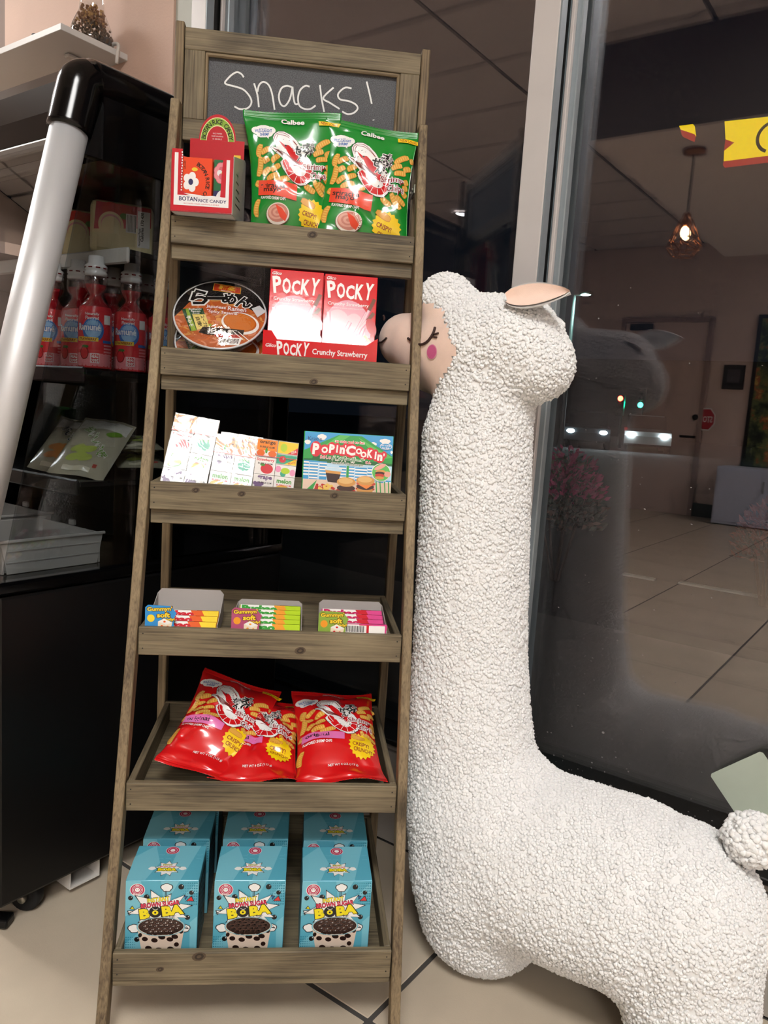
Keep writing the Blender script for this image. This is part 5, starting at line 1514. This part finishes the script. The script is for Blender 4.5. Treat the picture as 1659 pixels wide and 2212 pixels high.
# ---------------------------------------------------------------- soda bottles
inks({'so_red': '#d8343c', 'so_lite': '#ef8a90', 'so_white': '#f2f0ee', 'so_blue': '#3a6fb8', 'so_blue2': '#8fb8e0', 'so_yellow': '#f0c83a', 'so_dark': '#7a1218', 'so_green': '#3f7a34'}, .25, coat=.4)
m_sliq = mat('pink_soda', '#c8303c', .08, spec=.6, trans=.25)
m_sglass = glass_mat('bottle_glass', 2.0, .06, (.96, .9, .9))
def soda(label, mtx):
    t = thing('soda_bottle', label, 'bottle', mtx, 'pink soda bottles')
    prof = [(.026, 0), (.030, .004), (.0305, .030), (.0305, .108), (.028, .118), (.019, .128), (.0125, .137), (.0125, .141), (.019, .150), (.0215, .158), (.0205, .172), (.0165, .178)]
    lathe('bottle_glass', t, [(r, z) for r, z in prof], m_sglass, 28, cap=False)
    lathe('soda', t, [(.001, .003)]+[(r-.002, z+.001) for r, z in prof[:10]]+[(.001, .1585)], m_sliq, 28, cap=False)
    lb = lathe('bottle_label', t, [(.0309, .003), (.0311, .006), (.0311, .108), (.0290, .117)], MC['so_red'], 28, cap=False)
    lathe('bottle_cap', t, [(.0170, .174), (.0205, .176), (.0205, .182), (.0185, .184), (.0205, .186), (.0205, .194), (.0150, .198), (.0140, .212), (.001, .213)], MC['so_white'], 24, cap=False)
    ellipsoid('marble', t, (0, .004, .167), (.008, .008, .008), m_sglass, None, 12, 8)
    a = Art()
    a.rect(-.042, .006, .042, .030, 'so_lite')
    a.ell(.006, .073, .020, .022, 'so_blue', 24); a.ell(.006, .075, .016, .017, 'so_blue2', 24)
    a.text('Ramuné', -.002, .078, .046, .015, 'so_blue', .10); a.text('Ramuné', -.002, .078, .044, .0125, 'so_white', .03)
    a.text('Naturally', .004, .102, .026, .006, 'so_white', .02); a.text('Flavored', .004, .095, .024, .006, 'so_white', .02)
    a.rect(-.026, .052, .016, .0595, 'so_yellow'); a.text('STRAWBERRY', -.005, .0558, .036, .0052, 'so_dark', .03)
    a.ell(-.010, .030, .009, .012, 'so_dark', 16); a.ell(-.010, .030, .0075, .0105, 'so_red', 16); a.ell(-.008, .042, .007, .003, 'so_green', 10)
    a.rect(.002, .012, .018, .030, 'so_white'); a.rect(.003, .013, .017, .029, 'so_red'); a.text('REAL', .010, .024, .011, .005, 'so_white', .02); a.text('SUGAR', .010, .017, .011, .004, 'so_white', .02)
    a.rect(.026, .085, .040, .102, 'so_white')
    for k in range(6): a.rect(.026, .014+.006*k, .044, .017+.006*k, 'so_lite')
    a.rect(.024, .050, .044, .055, 'so_blue')
    a.build('label_print', lb, lambda x, y, h: ((.0311+h)*math.sin(x/.0311), -(.0311+h)*math.cos(x/.0311), y), .006, base=.0003)
    c = Art()
    for k in range(8): c.rect(-.05+.014*k, .188, -.042+.014*k, .1905, 'so_dark')
    c.build('cap_print', t, lambda x, y, h: ((.0206+h)*math.sin(x/.0206), -(.0206+h)*math.cos(x/.0206), y), .006)
    return t
pos = [(-1.34, .888, 'in the front row, nearest the slanted post'), (-1.34, .967, 'in the front row, second from the post'), (-1.34, 1.046, 'in the front row, third from the post'), (-1.425, .905, 'in the second row, nearest the post'), (-1.425, .985, 'in the second row, second from the post'), (-1.425, 1.065, 'in the second row, third from the post'), (-1.505, .900, 'in the third row, nearest the post'), (-1.505, .980, 'in the third row, second from the post'), (-1.585, .90, 'in the fourth row, nearest the post')]
s0 = None
for x, y, lb_ in pos:
    L_ = 'pink soda bottle '+lb_
    M_ = T(x, y, 1.0085) @ RZ(R(28 if x < -1.4 else 38))
    if s0 is None: s0 = soda(L_, M_)
    else: copy_tree(s0, M_, L_)

# ---------------------------------------------------------------- chilled packs on the top shelf
inks({'pk_red': '#c4303a', 'pk_pink': '#e0a0a4', 'pk_cream': '#ecdca8', 'pk_white': '#ece9e4', 'pk_black': '#2a2624', 'pk_green': '#5f8a3c', 'pk_straw': '#c83428'}, .3, coat=.3)
def pudding(label, mtx):
    t = thing('pudding_pack', label, 'food pack', mtx, 'chilled pudding packs')
    box('pack_body', t, (0, 0, .052), (.120, .055, .104), MC['pk_cream'], .012)
    a = Art()
    a.poly([(-.054, .045), (.054, .060), (.054, .098), (-.050, .098)], 'pk_red'); a.ell(-.022, .086, .018, .014, 'pk_straw', 20); a.ell(.006, .082, .016, .012, 'pk_straw', 20); a.ell(.002, .076, .008, .006, 'pk_green', 12)
    a.ell(-.022, .056, .024, .026, 'pk_cream', 28); a.ell(-.022, .058, .019, .019, 'pk_pink', 24); a.ell(-.022, .055, .018, .018, 'pk_cream', 24)
    a.rect(.006, .046, .026, .082, 'pk_white'); a.rect(.028, .020, .052, .090, 'pk_white')
    for k in range(7): a.rect(.008+.0026*k, .048, .009+.0026*k, .080, 'pk_black')
    a.text('Calories 170 430', .037, .060, .056, .006, 'pk_black', .03, 90); a.text('Nutrition Facts', .032, .040, .034, .004, 'pk_black', .03, 90)
    a.build('pack_print', t, front_face(-.0275), base=.0005)
    return t
p0 = pudding('strawberry pudding pack on the top fridge shelf, nearest the glass', T(-1.40, .985, 1.2395) @ RZ(R(58)))
copy_tree(p0, T(-1.54, 1.000, 1.2395) @ RZ(R(58)), 'strawberry pudding pack on the top fridge shelf, second from the glass')

# ---------------------------------------------------------------- clear snack bags on the lower shelf
m_sbag = mat('snack_bag_film', '#b4ae98', .22, coat=.6, bump=.3, bscale=60)
inks({'sn_green': '#6f9a34', 'sn_lime': '#b8c860', 'sn_cream': '#d8d2b8', 'sn_red': '#b8483a', 'sn_orange': '#d08a4a', 'sn_navy': '#2a3048', 'sn_white': '#dcd9d0'}, .3, coat=.4)
def snack_bag(label, mtx, c1, c2, seed):
    t = thing('snack_bag', label, 'snack bag', mtx, 'clear snack bags in the fridge')
    W_, H_ = .105, .175
    rnd = random.Random(seed); ph = rnd.uniform(0, 6)
    def S(x, y):
        u, v = x/(W_/2), y/H_
        b = .016*max(0, 1-abs(u)**3)**.7*max(0, math.sin(PI*min(1, max(0, (v-.04)/.92))))**.6
        return Vector((x, -b-.002*math.sin(9*u+ph)*math.sin(12*v)*(1-u*u), y+.006*math.sin(u*2+ph)))
    n = 20; V, F = [], []
    for sgn in (1, -1):
        for j in range(n+1):
            for i in range(n+1):
                p = S(-W_/2+W_*i/n, H_*j/n); V.append((p.x, p.y*sgn+(.0004 if sgn < 0 else 0), p.z))
    k = (n+1)**2
    for j in range(n):
        for i in range(n):
            q = j*(n+1)+i
            F += [(q, q+1, q+n+2, q+n+1), (k+q, k+q+n+1, k+q+n+2, k+q+1)]
    raw('bag_film', V, F, m_sbag, t, None, True)
    a = Art()
    a.rect(-.048, .130, .048, .168, 'sn_white')
    for i in range(5): a.text('おいしい梅'[i], -.020+.012*i, .125-.017*i, None, .020, 'sn_white', .09, -20); a.text('おいしい梅'[i], -.020+.012*i, .125-.017*i, None, .018, c1, .03, -20)
    for i in range(6): a.ell(-.020+.011*(i % 3), .040+.020*(i//3)+.004*(i % 2), .013, .009, c2, 14, .4)
    a.ell(.028, .120, .016, .008, c1, 16, .5); a.rect(-.03, .010, .02, .020, 'sn_cream'); a.rect(.022, .022, .030, .030, 'sn_red')
    def mp(x, y, h):
        p = S(x, y); return (p.x, p.y-h, p.z)
    a.build('bag_print', t, mp, .008, base=.0008)
    return t
snack_bag('clear snack bag with green lettering leaning on the lower fridge shelf', T(-1.335, .845, .803) @ RZ(R(48)) @ RX(-R(52)) @ RY(R(16)), 'sn_green', 'sn_lime', 1)
snack_bag('clear snack bag with red and dark lettering behind the green one', T(-1.44, .865, .803) @ RZ(R(48)) @ RX(-R(54)) @ RY(R(14)), 'sn_navy', 'sn_orange', 2)
snack_bag('greenish snack bag lying flat at the bottom of the pile', T(-1.315, .99, .818) @ RZ(R(60)) @ RX(-R(86)), 'sn_green', 'sn_lime', 3)
snack_bag('greenish snack bag lying flat on top of the pile', T(-1.322, .985, .856) @ RZ(R(66)) @ RX(-R(86)), 'sn_green', 'sn_lime', 4)
# white bins on the fridge floor
m_bin = mat('white_bin_plastic', '#b9b7b4', .45)
def bin_(label, mtx, L_=.30, W_=.20, H_=.060):
    t = thing('plastic_bin', label, 'bin', mtx, 'white bins in the fridge')
    box('bin_floor', t, (0, 0, .003), (L_-.02, W_-.02, .004), m_bin)
    for s in (-1, 1):
        prism('bin_wall', t, [(-L_/2+.012, 0), (L_/2-.012, 0), (L_/2, H_), (-L_/2, H_)], s*(W_/2-.003), s*(W_/2), m_bin)
        prism('bin_end', t, [(-W_/2+.003, 0), (W_/2-.003, 0), (W_/2-.003, H_), (-W_/2+.003, H_)], s*(L_/2-.008), s*(L_/2-.004), m_bin, 'yz')
        box('bin_rim', t, (0, s*(W_/2+.001), H_), (L_+.006, .006, .005), m_bin, .001)
        box('bin_lug', t, (s*(L_/2-.002), 0, H_+.006), (.008, .018, .012), m_bin, .002)
        for zz in (.020, .040): box('bin_rib', t, (0, s*(W_/2+.0005), zz), (L_-.02, .002, .0015), m_bin)
bin_('white plastic bin on the fridge floor, nearest the side glass', T(-1.385, .775, .642) @ RZ(R(90)), .20, .20, .058)
bin_('white plastic bin on the fridge floor, behind the nearest one', T(-1.62, .80, .642) @ RZ(R(90)), .22, .20, .062)

# ================================================================== WALL SHELF ABOVE THE FRIDGE
t = thing('wall_shelf', 'white floating shelf on the pink wall above the fridge', 'shelf', T(-2.25, 1.248, 1.857))
box('shelf_board', t, (0, 0, 0), (.70, .194, .016), mat('white_melamine', '#dedbd8', .4), .001)
for x in (-.25, .24): box('shelf_bracket', t, (x, .04, -.014), (.02, .11, .010), m_prail, .003)
t = thing('glass_jar', 'clear glass flask half filled with brown granola on the wall shelf', 'jar', T(-1.975, 1.285, 1.8652))
m_jar = glass_mat('jar_glass', 1.8, .05, (.93, .94, .94))
lathe('jar_glass', t, [(.050, .001), (.060, .006), (.061, .02), (.052, .055), (.034, .095), (.030, .13), (.030, .20), (.035, .21)], m_jar, 32, cap=False)
rnd = random.Random(2); V, F, MI = [], [], []
for k in range(520):
    z = rnd.uniform(.006, .105); rm = np.interp(z, [.006, .02, .055, .095, .13], [.056, .058, .049, .032, .028])
    th, q = rnd.uniform(0, 2*PI), rm*math.sqrt(rnd.random())*.97
    v, f = ellipsoid_data((q*math.cos(th), q*math.sin(th), z), [rnd.uniform(.002, .005) for _ in range(3)], 6, 4)
    o = len(V); V += v; F += [tuple(i+o for i in x) for x in f]
    MI += [(1 if z < .06 else (0 if rnd.random() < .7 else 2))]*len(f)
g = raw('granola', V, F, [mat('granola_brown', '#8a5c38', .8), mat('tea_brown', '#5c4634', .8), mat('granola_gold', '#c09458', .8)], t, None, True, MI)
g['kind'] = 'stuff'
t = thing('router', 'flat dark grey device with a white cable on the wall shelf', 'device', T(-2.03, 1.262, 1.8652) @ RZ(R(33)))
box('device_body', t, (0, 0, .020), (.215, .026, .040), mat('grey_plastic', '#3c3e42', .45), .006)
for x in (-.09, .09): box('device_slot', t, (x, -.0132, .020), (.014, .001, .006), m_gask)
tube('cable', t, smooth_line([(.106, .0, .020), (.122, -.006, .024), (.136, -.020, .014), (.142, -.040, -.012), (.140, -.040, -.040)], 4), .0045, m_prail, 8)

# card stuck low on the glass behind the plush
t = thing('window_card', 'pale green-grey square card tilted against the window, behind the tail', 'card', T(-.188, 1.418, .359) @ RY(R(-42)))
prism('card_sheet', t, [(-.052, -.05), (.048, -.05), (.052, -.046), (.052, .046), (.048, .05), (-.048, .05), (-.052, .046)], 0, .0012, mat('green_grey_card', '#b9c4b4', .6, var=.05, vscale=12))
# ================================================================== GIANT LLAMA PLUSH
m_fl = mat('white_fleece', '#f4f4f3', .95, spec=.1, sheen=.45)
m_peach = mat('peach_velour', '#f7d9c8', .9, spec=.1, sheen=.4, var=.03, vscale=60, bump=.15, bscale=500)
m_brown = mat('brown_thread', '#3c2420', .7)
m_cheek = mat('pink_thread', '#d2608f', .7, bump=.3, bscale=600)
m_cheek2 = mat('pale_pink_thread', '#e394b0', .7)
S_ = [(-0.646, 1.185, 1.008, 0.084), (-0.657, 1.185, 0.927, 0.093), (-0.65, 1.185, 0.806, 0.094), (-0.644, 1.185, 0.682, 0.096), (-0.637, 1.185, 0.556, 0.099), (-0.628, 1.183, 0.455, 0.106), (-0.613, 1.18, 0.353, 0.114), (-0.581, 1.175, 0.263, 0.124), (-0.558, 1.175, 0.174, 0.136)]
BODY = [(-0.581, 1.175, 0.263, 0.122), (-0.52, 1.175, 0.245, 0.140), (-0.468, 1.175, 0.226, 0.147), (-0.387, 1.175, 0.228, 0.147), (-0.311, 1.175, 0.234, 0.145), (-0.24, 1.175, 0.245, 0.128), (-0.203, 1.175, 0.236, 0.092)]
FLEG = [(-0.558, 1.175, 0.174, 0.134), (-0.560, 1.175, 0.105, 0.118)]
RLEG = [(-0.235, 1.172, 0.22, 0.115), (-0.213, 1.165, 0.150, 0.106), (-0.200, 1.162, 0.098, 0.098)]
HEAD = [(-0.601, 1.185, 1.083, 0.083), (-0.654, 1.185, 1.084, 0.090), (-0.700, 1.186, 1.080, 0.076)]
HB = [(-0.601, 1.185, 1.083, 0.080), (-0.556, 1.185, 1.058, 0.060)]
TUFT = [(-0.700, 1.185, 1.115, 0.060), (-0.740, 1.185, 1.160, 0.052)]
MUZ = [(-0.700, 1.186, 1.070, 0.078), (-0.752, 1.192, 1.070, 0.066), (-0.800, 1.198, 1.092, 0.056), (-0.832, 1.200, 1.098, 0.048)]
def sdf(P):
    P = np.asarray(P, float)
    def cone(a, b):
        pa = P-np.array(a[:3]); ba = np.array(b[:3])-np.array(a[:3])
        h = np.clip((pa@ba)/max(ba@ba, 1e-9), 0, 1)
        return np.linalg.norm(pa-h[..., None]*ba, axis=-1)-(a[3]+(b[3]-a[3])*h)
    d = None
    def smin(x, y, k):
        h = np.clip(.5+.5*(y-x)/k, 0, 1)
        return y*(1-h)+x*h-k*h*(1-h)
    for ch, k in ((S_, .02), (BODY, .035), (FLEG, .02), (RLEG, .03), (HEAD, .025), (HB, .02), (TUFT, .012), (MUZ, .02)):
        c = None
        for i in range(len(ch)-1):
            q = cone(ch[i], ch[i+1])
            c = q if c is None else np.minimum(c, q)
        d = c if d is None else smin(d, c, k)
    return d
def nets(lo, hi, h):
    n = [int(math.ceil((hi[i]-lo[i])/h))+1 for i in range(3)]
    ax = [lo[i]+h*np.arange(n[i]) for i in range(3)]
    G = np.stack(np.meshgrid(*ax, indexing='ij'), -1)
    f = sdf(G.reshape(-1, 3)).reshape(n)
    ins = f < 0
    acc = np.zeros((n[0]-1, n[1]-1, n[2]-1, 3)); cnt = np.zeros((n[0]-1, n[1]-1, n[2]-1))
    c8 = [(i, j, k) for i in (0, 1) for j in (0, 1) for k in (0, 1)]
    def sl(c): return tuple(slice(c[i], n[i]-1+c[i]) for i in range(3))
    for a_ in c8:
        for ax_ in range(3):
            if a_[ax_]: continue
            b_ = list(a_); b_[ax_] = 1; b_ = tuple(b_)
            fa, fb = f[sl(a_)], f[sl(b_)]
            m = (fa < 0) != (fb < 0)
            t = np.where(m, fa/np.where(m, fa-fb, 1), 0)
            p = G[sl(a_)].copy(); p[..., ax_] += t*h
            acc += np.where(m[..., None], p, 0); cnt += m
    act = cnt > 0
    idx = -np.ones(act.shape, int); idx[act] = np.arange(act.sum())
    V = acc[act]/cnt[act][:, None]
    Q = []
    for ax_ in range(3):
        o1, o2 = [k for k in range(3) if k != ax_]
        s0_ = [slice(1, n[k]-1) for k in range(3)]; s0_[ax_] = slice(0, n[ax_]-1)
        s1_ = list(s0_); s1_[ax_] = slice(1, n[ax_])
        a_, b_ = ins[tuple(s0_)], ins[tuple(s1_)]
        I = np.argwhere(a_ != b_)
        off = np.array([s.start for s in s0_])
        base = I+off
        fl = a_[tuple(I.T)]
        e1 = np.eye(3, dtype=int)[o1]; e2 = np.eye(3, dtype=int)[o2]
        q = [idx[tuple((base-d).T)] for d in (0*e1, e1, e1+e2, e2)]
        q = np.stack(q, 1)
        sw = fl if ax_ != 1 else ~fl
        q = np.where(sw[:, None], q[:, ::-1], q)
        Q.append(q)
    return V, np.concatenate(Q)
def grad(P, e=.002):
    g = np.stack([sdf(P+np.eye(3)[i]*e)-sdf(P-np.eye(3)[i]*e) for i in range(3)], -1)
    return g/np.linalg.norm(g, axis=-1, keepdims=True)
V, Q = nets((-.95, 1.0, -.03), (-.04, 1.37, 1.30), .009)
for _ in range(3):
    V = V-grad(V)*sdf(V)[:, None]
V[:, 2] = np.maximum(V[:, 2], .004)
FACE = [(-.760, 1.160), (-.712, 1.143), (-.680, 1.104), (-.655, 1.068), (-.690, 1.026), (-.726, .990), (-.740, .975), (-.98, .95), (-.98, 1.25), (-.80, 1.165)]
def inpoly(x, z, poly):
    r = np.zeros(len(x), bool)
    for i in range(len(poly)):
        x1, z1 = poly[i]; x2, z2 = poly[i-1]
        c = ((z1 > z) != (z2 > z)) & (x < (x2-x1)*(z-z1)/((z2-z1) or 1e-9)+x1)
        r ^= c
    return r
cen = V[Q].mean(1)
isf = inpoly(cen[:, 0], cen[:, 2], FACE)
LO = Vector((-.42, 1.175, 0))
llama = thing('llama_plush', 'giant white fleece llama plush with a peach sleeping face', 'plush toy', T(*LO))
def sub(name, Qs, m):
    us = np.unique(Qs); mp_ = -np.ones(len(V), int); mp_[us] = np.arange(len(us))
    return raw(name, V[us]-np.array(LO), mp_[Qs].tolist(), m, llama, None, True)
sub('body', Q, m_fl)
# peach face cloth lies just over the head
Vf = V+grad(V)*.0022
us = np.unique(Q[isf]); mp_ = -np.ones(len(V), int); mp_[us] = np.arange(len(us))
raw('face', Vf[us]-np.array(LO), mp_[Q[isf]].tolist(), m_peach, llama, None, True)
# fleece curls: thousands of small blobs, uncountable
rng = np.random.default_rng(3)
ico_v = []
ph = (1+5**.5)/2
for a_, b_ in ((1, ph), (-1, ph), (1, -ph), (-1, -ph)):
    ico_v += [(a_, b_, 0)]
for a_, b_ in ((1, ph), (-1, ph), (1, -ph), (-1, -ph)):
    ico_v += [(0, a_, b_)]
for a_, b_ in ((1, ph), (-1, ph), (1, -ph), (-1, -ph)):
    ico_v += [(b_, 0, a_)]
ico_v = np.array(ico_v)/np.linalg.norm(ico_v[0])
bm = bmesh.new()
for v_ in ico_v: bm.verts.new(v_)
bmesh.ops.convex_hull(bm, input=bm.verts); bm.verts.index_update(); bm.faces.ensure_lookup_table()
ico_f = np.array([[v_.index for v_ in f_.verts] for f_ in bm.faces]); bm.free()
def curls(name, pts, nrm, r0_, r1_, parent, m, org):
    n = len(pts)
    r = rng.uniform(r0_, r1_, n)
    tang = rng.normal(size=(n, 3)) + np.array([0, 0, -.6])
    tang -= nrm*(tang*nrm).sum(1)[:, None]; tang /= np.linalg.norm(tang, axis=1)[:, None]
    d1 = tang*.9+nrm*rng.uniform(.1, .9, n)[:, None]; d1 /= np.linalg.norm(d1, axis=1)[:, None]
    d2 = np.cross(nrm, d1); d2 /= np.linalg.norm(d2, axis=1)[:, None]
    d3 = np.cross(d1, d2)
    P = pts+nrm*(r*rng.uniform(-.25, .45, n))[:, None]
    st = rng.uniform(1.0, 1.45, n)
    W_ = (P[:, None, :] + (ico_v[None, :, 0:1]*d1[:, None, :]*st[:, None, None]+ico_v[None, :, 1:2]*d2[:, None, :]+ico_v[None, :, 2:3]*d3[:, None, :]*.85)*r[:, None, None]).reshape(-1, 3)-np.array(org)
    F_ = (ico_f[None]+12*np.arange(n)[:, None, None]).reshape(-1, 3)
    me = bpy.data.meshes.new(name)
    me.vertices.add(len(W_)); me.vertices.foreach_set('co', W_.astype(np.float32).ravel())
    me.loops.add(F_.size); me.loops.foreach_set('vertex_index', F_.ravel().astype(np.int32))
    me.polygons.add(len(F_)); me.polygons.foreach_set('loop_start', (np.arange(len(F_))*3).astype(np.int32))
    me.polygons.foreach_set('use_smooth', np.ones(len(F_), bool))
    me.update(calc_edges=True); me.validate()
    o = mk(name, me, parent, None, m)
    o['kind'] = 'stuff'
    return o
Qb = Q[~isf]
ar = np.linalg.norm(np.cross(V[Qb[:, 1]]-V[Qb[:, 0]], V[Qb[:, 3]]-V[Qb[:, 0]]), axis=1)
near = V[Qb].mean(1)[:, 1] < 1.24
wgt = ar*np.where(near, 1.0, .45); wgt /= wgt.sum()
ncurl = 56000
pick = rng.choice(len(Qb), ncurl, p=wgt)
uv = rng.random((ncurl, 2))
A_, B_, C_, D_q = (V[Qb[pick, i]] for i in range(4))
pts = (A_*(1-uv[:, :1])+B_*uv[:, :1])*(1-uv[:, 1:])+(D_q*(1-uv[:, :1])+C_*uv[:, :1])*uv[:, 1:]
nr = grad(pts)
ok = pts[:, 2] > .008
curls('fleece_curls', pts[ok], nr[ok], .0023, .0038, llama, m_fl, LO)
# tail pompom
TC = np.array((-.150, 1.185, .385)); tr_ = .036
v, f = ellipsoid_data(tuple(TC-np.array(LO)), (tr_, tr_, tr_), 20, 14)
tail = raw('tail', v, f, m_fl, llama, None, True)
dirs = rng.normal(size=(700, 3)); dirs /= np.linalg.norm(dirs, axis=1)[:, None]
tp = TC+dirs*tr_
curls('tail_curls', tp, dirs, .0035, .0060, tail, m_fl, LO)
# embroidered eye, lashes, mouth, nostril, cheek
CAMP = np.array((0, 0, CAM_H))
def onface(p, lift=.0035):
    """drop a point of the side profile onto the near side of the head"""
    y = np.linspace(1.02, 1.22, 400)
    t = y/1.15
    pts_ = CAMP+(np.array(p)-CAMP)[None]*t[:, None]
    d = sdf(pts_)
    i = int(np.argmax(d < .001))
    if not (d < .001).any(): i = int(np.argmin(d))
    q = pts_[i]; return Vector(q+grad(q[None])[0]*lift-np.array(LO))
def thread(nm, pl, r_, m, parent):
    return tube(nm, parent, [onface(p) for p in smooth_line(pl, 4)], r_, m, 8)
eye = thread('eye', [(-.790, 1.15, 1.096), (-.780, 1.15, 1.091), (-.772, 1.15, 1.088), (-.759, 1.15, 1.086), (-.747, 1.15, 1.092), (-.738, 1.15, 1.104), (-.735, 1.15, 1.114)], .0022, m_brown, llama)
for l_ in ([(-.737, 1.15, 1.104), (-.733, 1.15, 1.1035), (-.727, 1.15, 1.105)], [(-.740, 1.15, 1.100), (-.735, 1.15, 1.0985), (-.7295, 1.15, 1.098)]):
    thread('eyelash', l_, .0015, m_brown, eye)
thread('mouth', [(-.866, 1.15, 1.098), (-.861, 1.15, 1.093), (-.850, 1.15, 1.090), (-.843, 1.15, 1.093), (-.837, 1.15, 1.098)], .0017, m_brown, llama)
thread('nostril', [(-.848, 1.15, 1.136), (-.845, 1.15, 1.131), (-.846, 1.15, 1.127)], .0022, m_brown, llama)
def disc(nm, c, rx, rz, m, lift):
    VV = [onface(c, lift)]; n = 28
    for k in range(n): VV.append(onface((c[0]+rx*math.cos(2*PI*k/n), c[1], c[2]+rz*math.sin(2*PI*k/n)), lift))
    return raw(nm, VV, [(0, 1+k, 1+(k+1) % n) for k in range(n)], m, llama, None, True)
disc('cheek_edge', (-.738, 1.15, 1.074), .0105, .0125, m_cheek2, .0030)
disc('cheek', (-.738, 1.15, 1.074), .0092, .0112, m_cheek, .0034)
# ears laid back: white back, peach lining
def ear(base, tip, up, lab):
    b_, t_ = Vector(base)-LO, Vector(tip)-LO
    d = (t_-b_); L_ = d.length; d.normalize()
    s = Vector(up).normalized(); s = (s-d*s.dot(d)).normalized(); n_ = d.cross(s)
    nu, nv = 14, 12
    def surf(k, off):
        VV, FF = [], []
        for i in range(nu+1):
            q = i/nu
            wd = .022*math.sin(PI*min(1, q**.8*.93+.07))**.75+.001
            for j in range(nv+1):
                u = (j/nv-.5)*2
                cup = .011*(u*u)*(1-.4*q)
                p = b_+d*(L_*q)+s*(u*wd*k)+n_*(cup+off)
                VV.append(p)
        for i in range(nu):
            for j in range(nv):
                a_ = i*(nv+1)+j
                FF.append((a_, a_+1, a_+nv+2, a_+nv+1))
        return VV, FF
    VA, FA = surf(1.0, -.004)
    VB, FB = surf(.86, .0005)
    nA = len(VA)
    e_ = raw('ear', VA+[v_ for v_ in surf(1.0, -.0005)[0]], FA+[tuple(x+nA for x in reversed(f_)) for f_ in FA]+[(i*(nv+1), nA+i*(nv+1), nA+(i+1)*(nv+1), (i+1)*(nv+1)) for i in range(nu)]+[(i*(nv+1)+nv, (i+1)*(nv+1)+nv, nA+(i+1)*(nv+1)+nv, nA+i*(nv+1)+nv) for i in range(nu)], m_fl, llama, None, True)
    raw('ear_lining', VB, FB, m_peach, e_, None, True)
ear((-.590, 1.125, 1.153), (-.488, 1.135, 1.163), (0, .30, .62), 0)
ear((-.580, 1.222, 1.136), (-.532, 1.228, 1.128), (0, -.5, -.5), 0)
# little sewn-in care tag at the rump
box('care_tag', llama, (-.098-LO.x, 1.115-LO.y, .10), (.003, .014, .026), mat('tag_white', '#e8e6e0', .7), 0, RZ(.5) @ RY(.25))
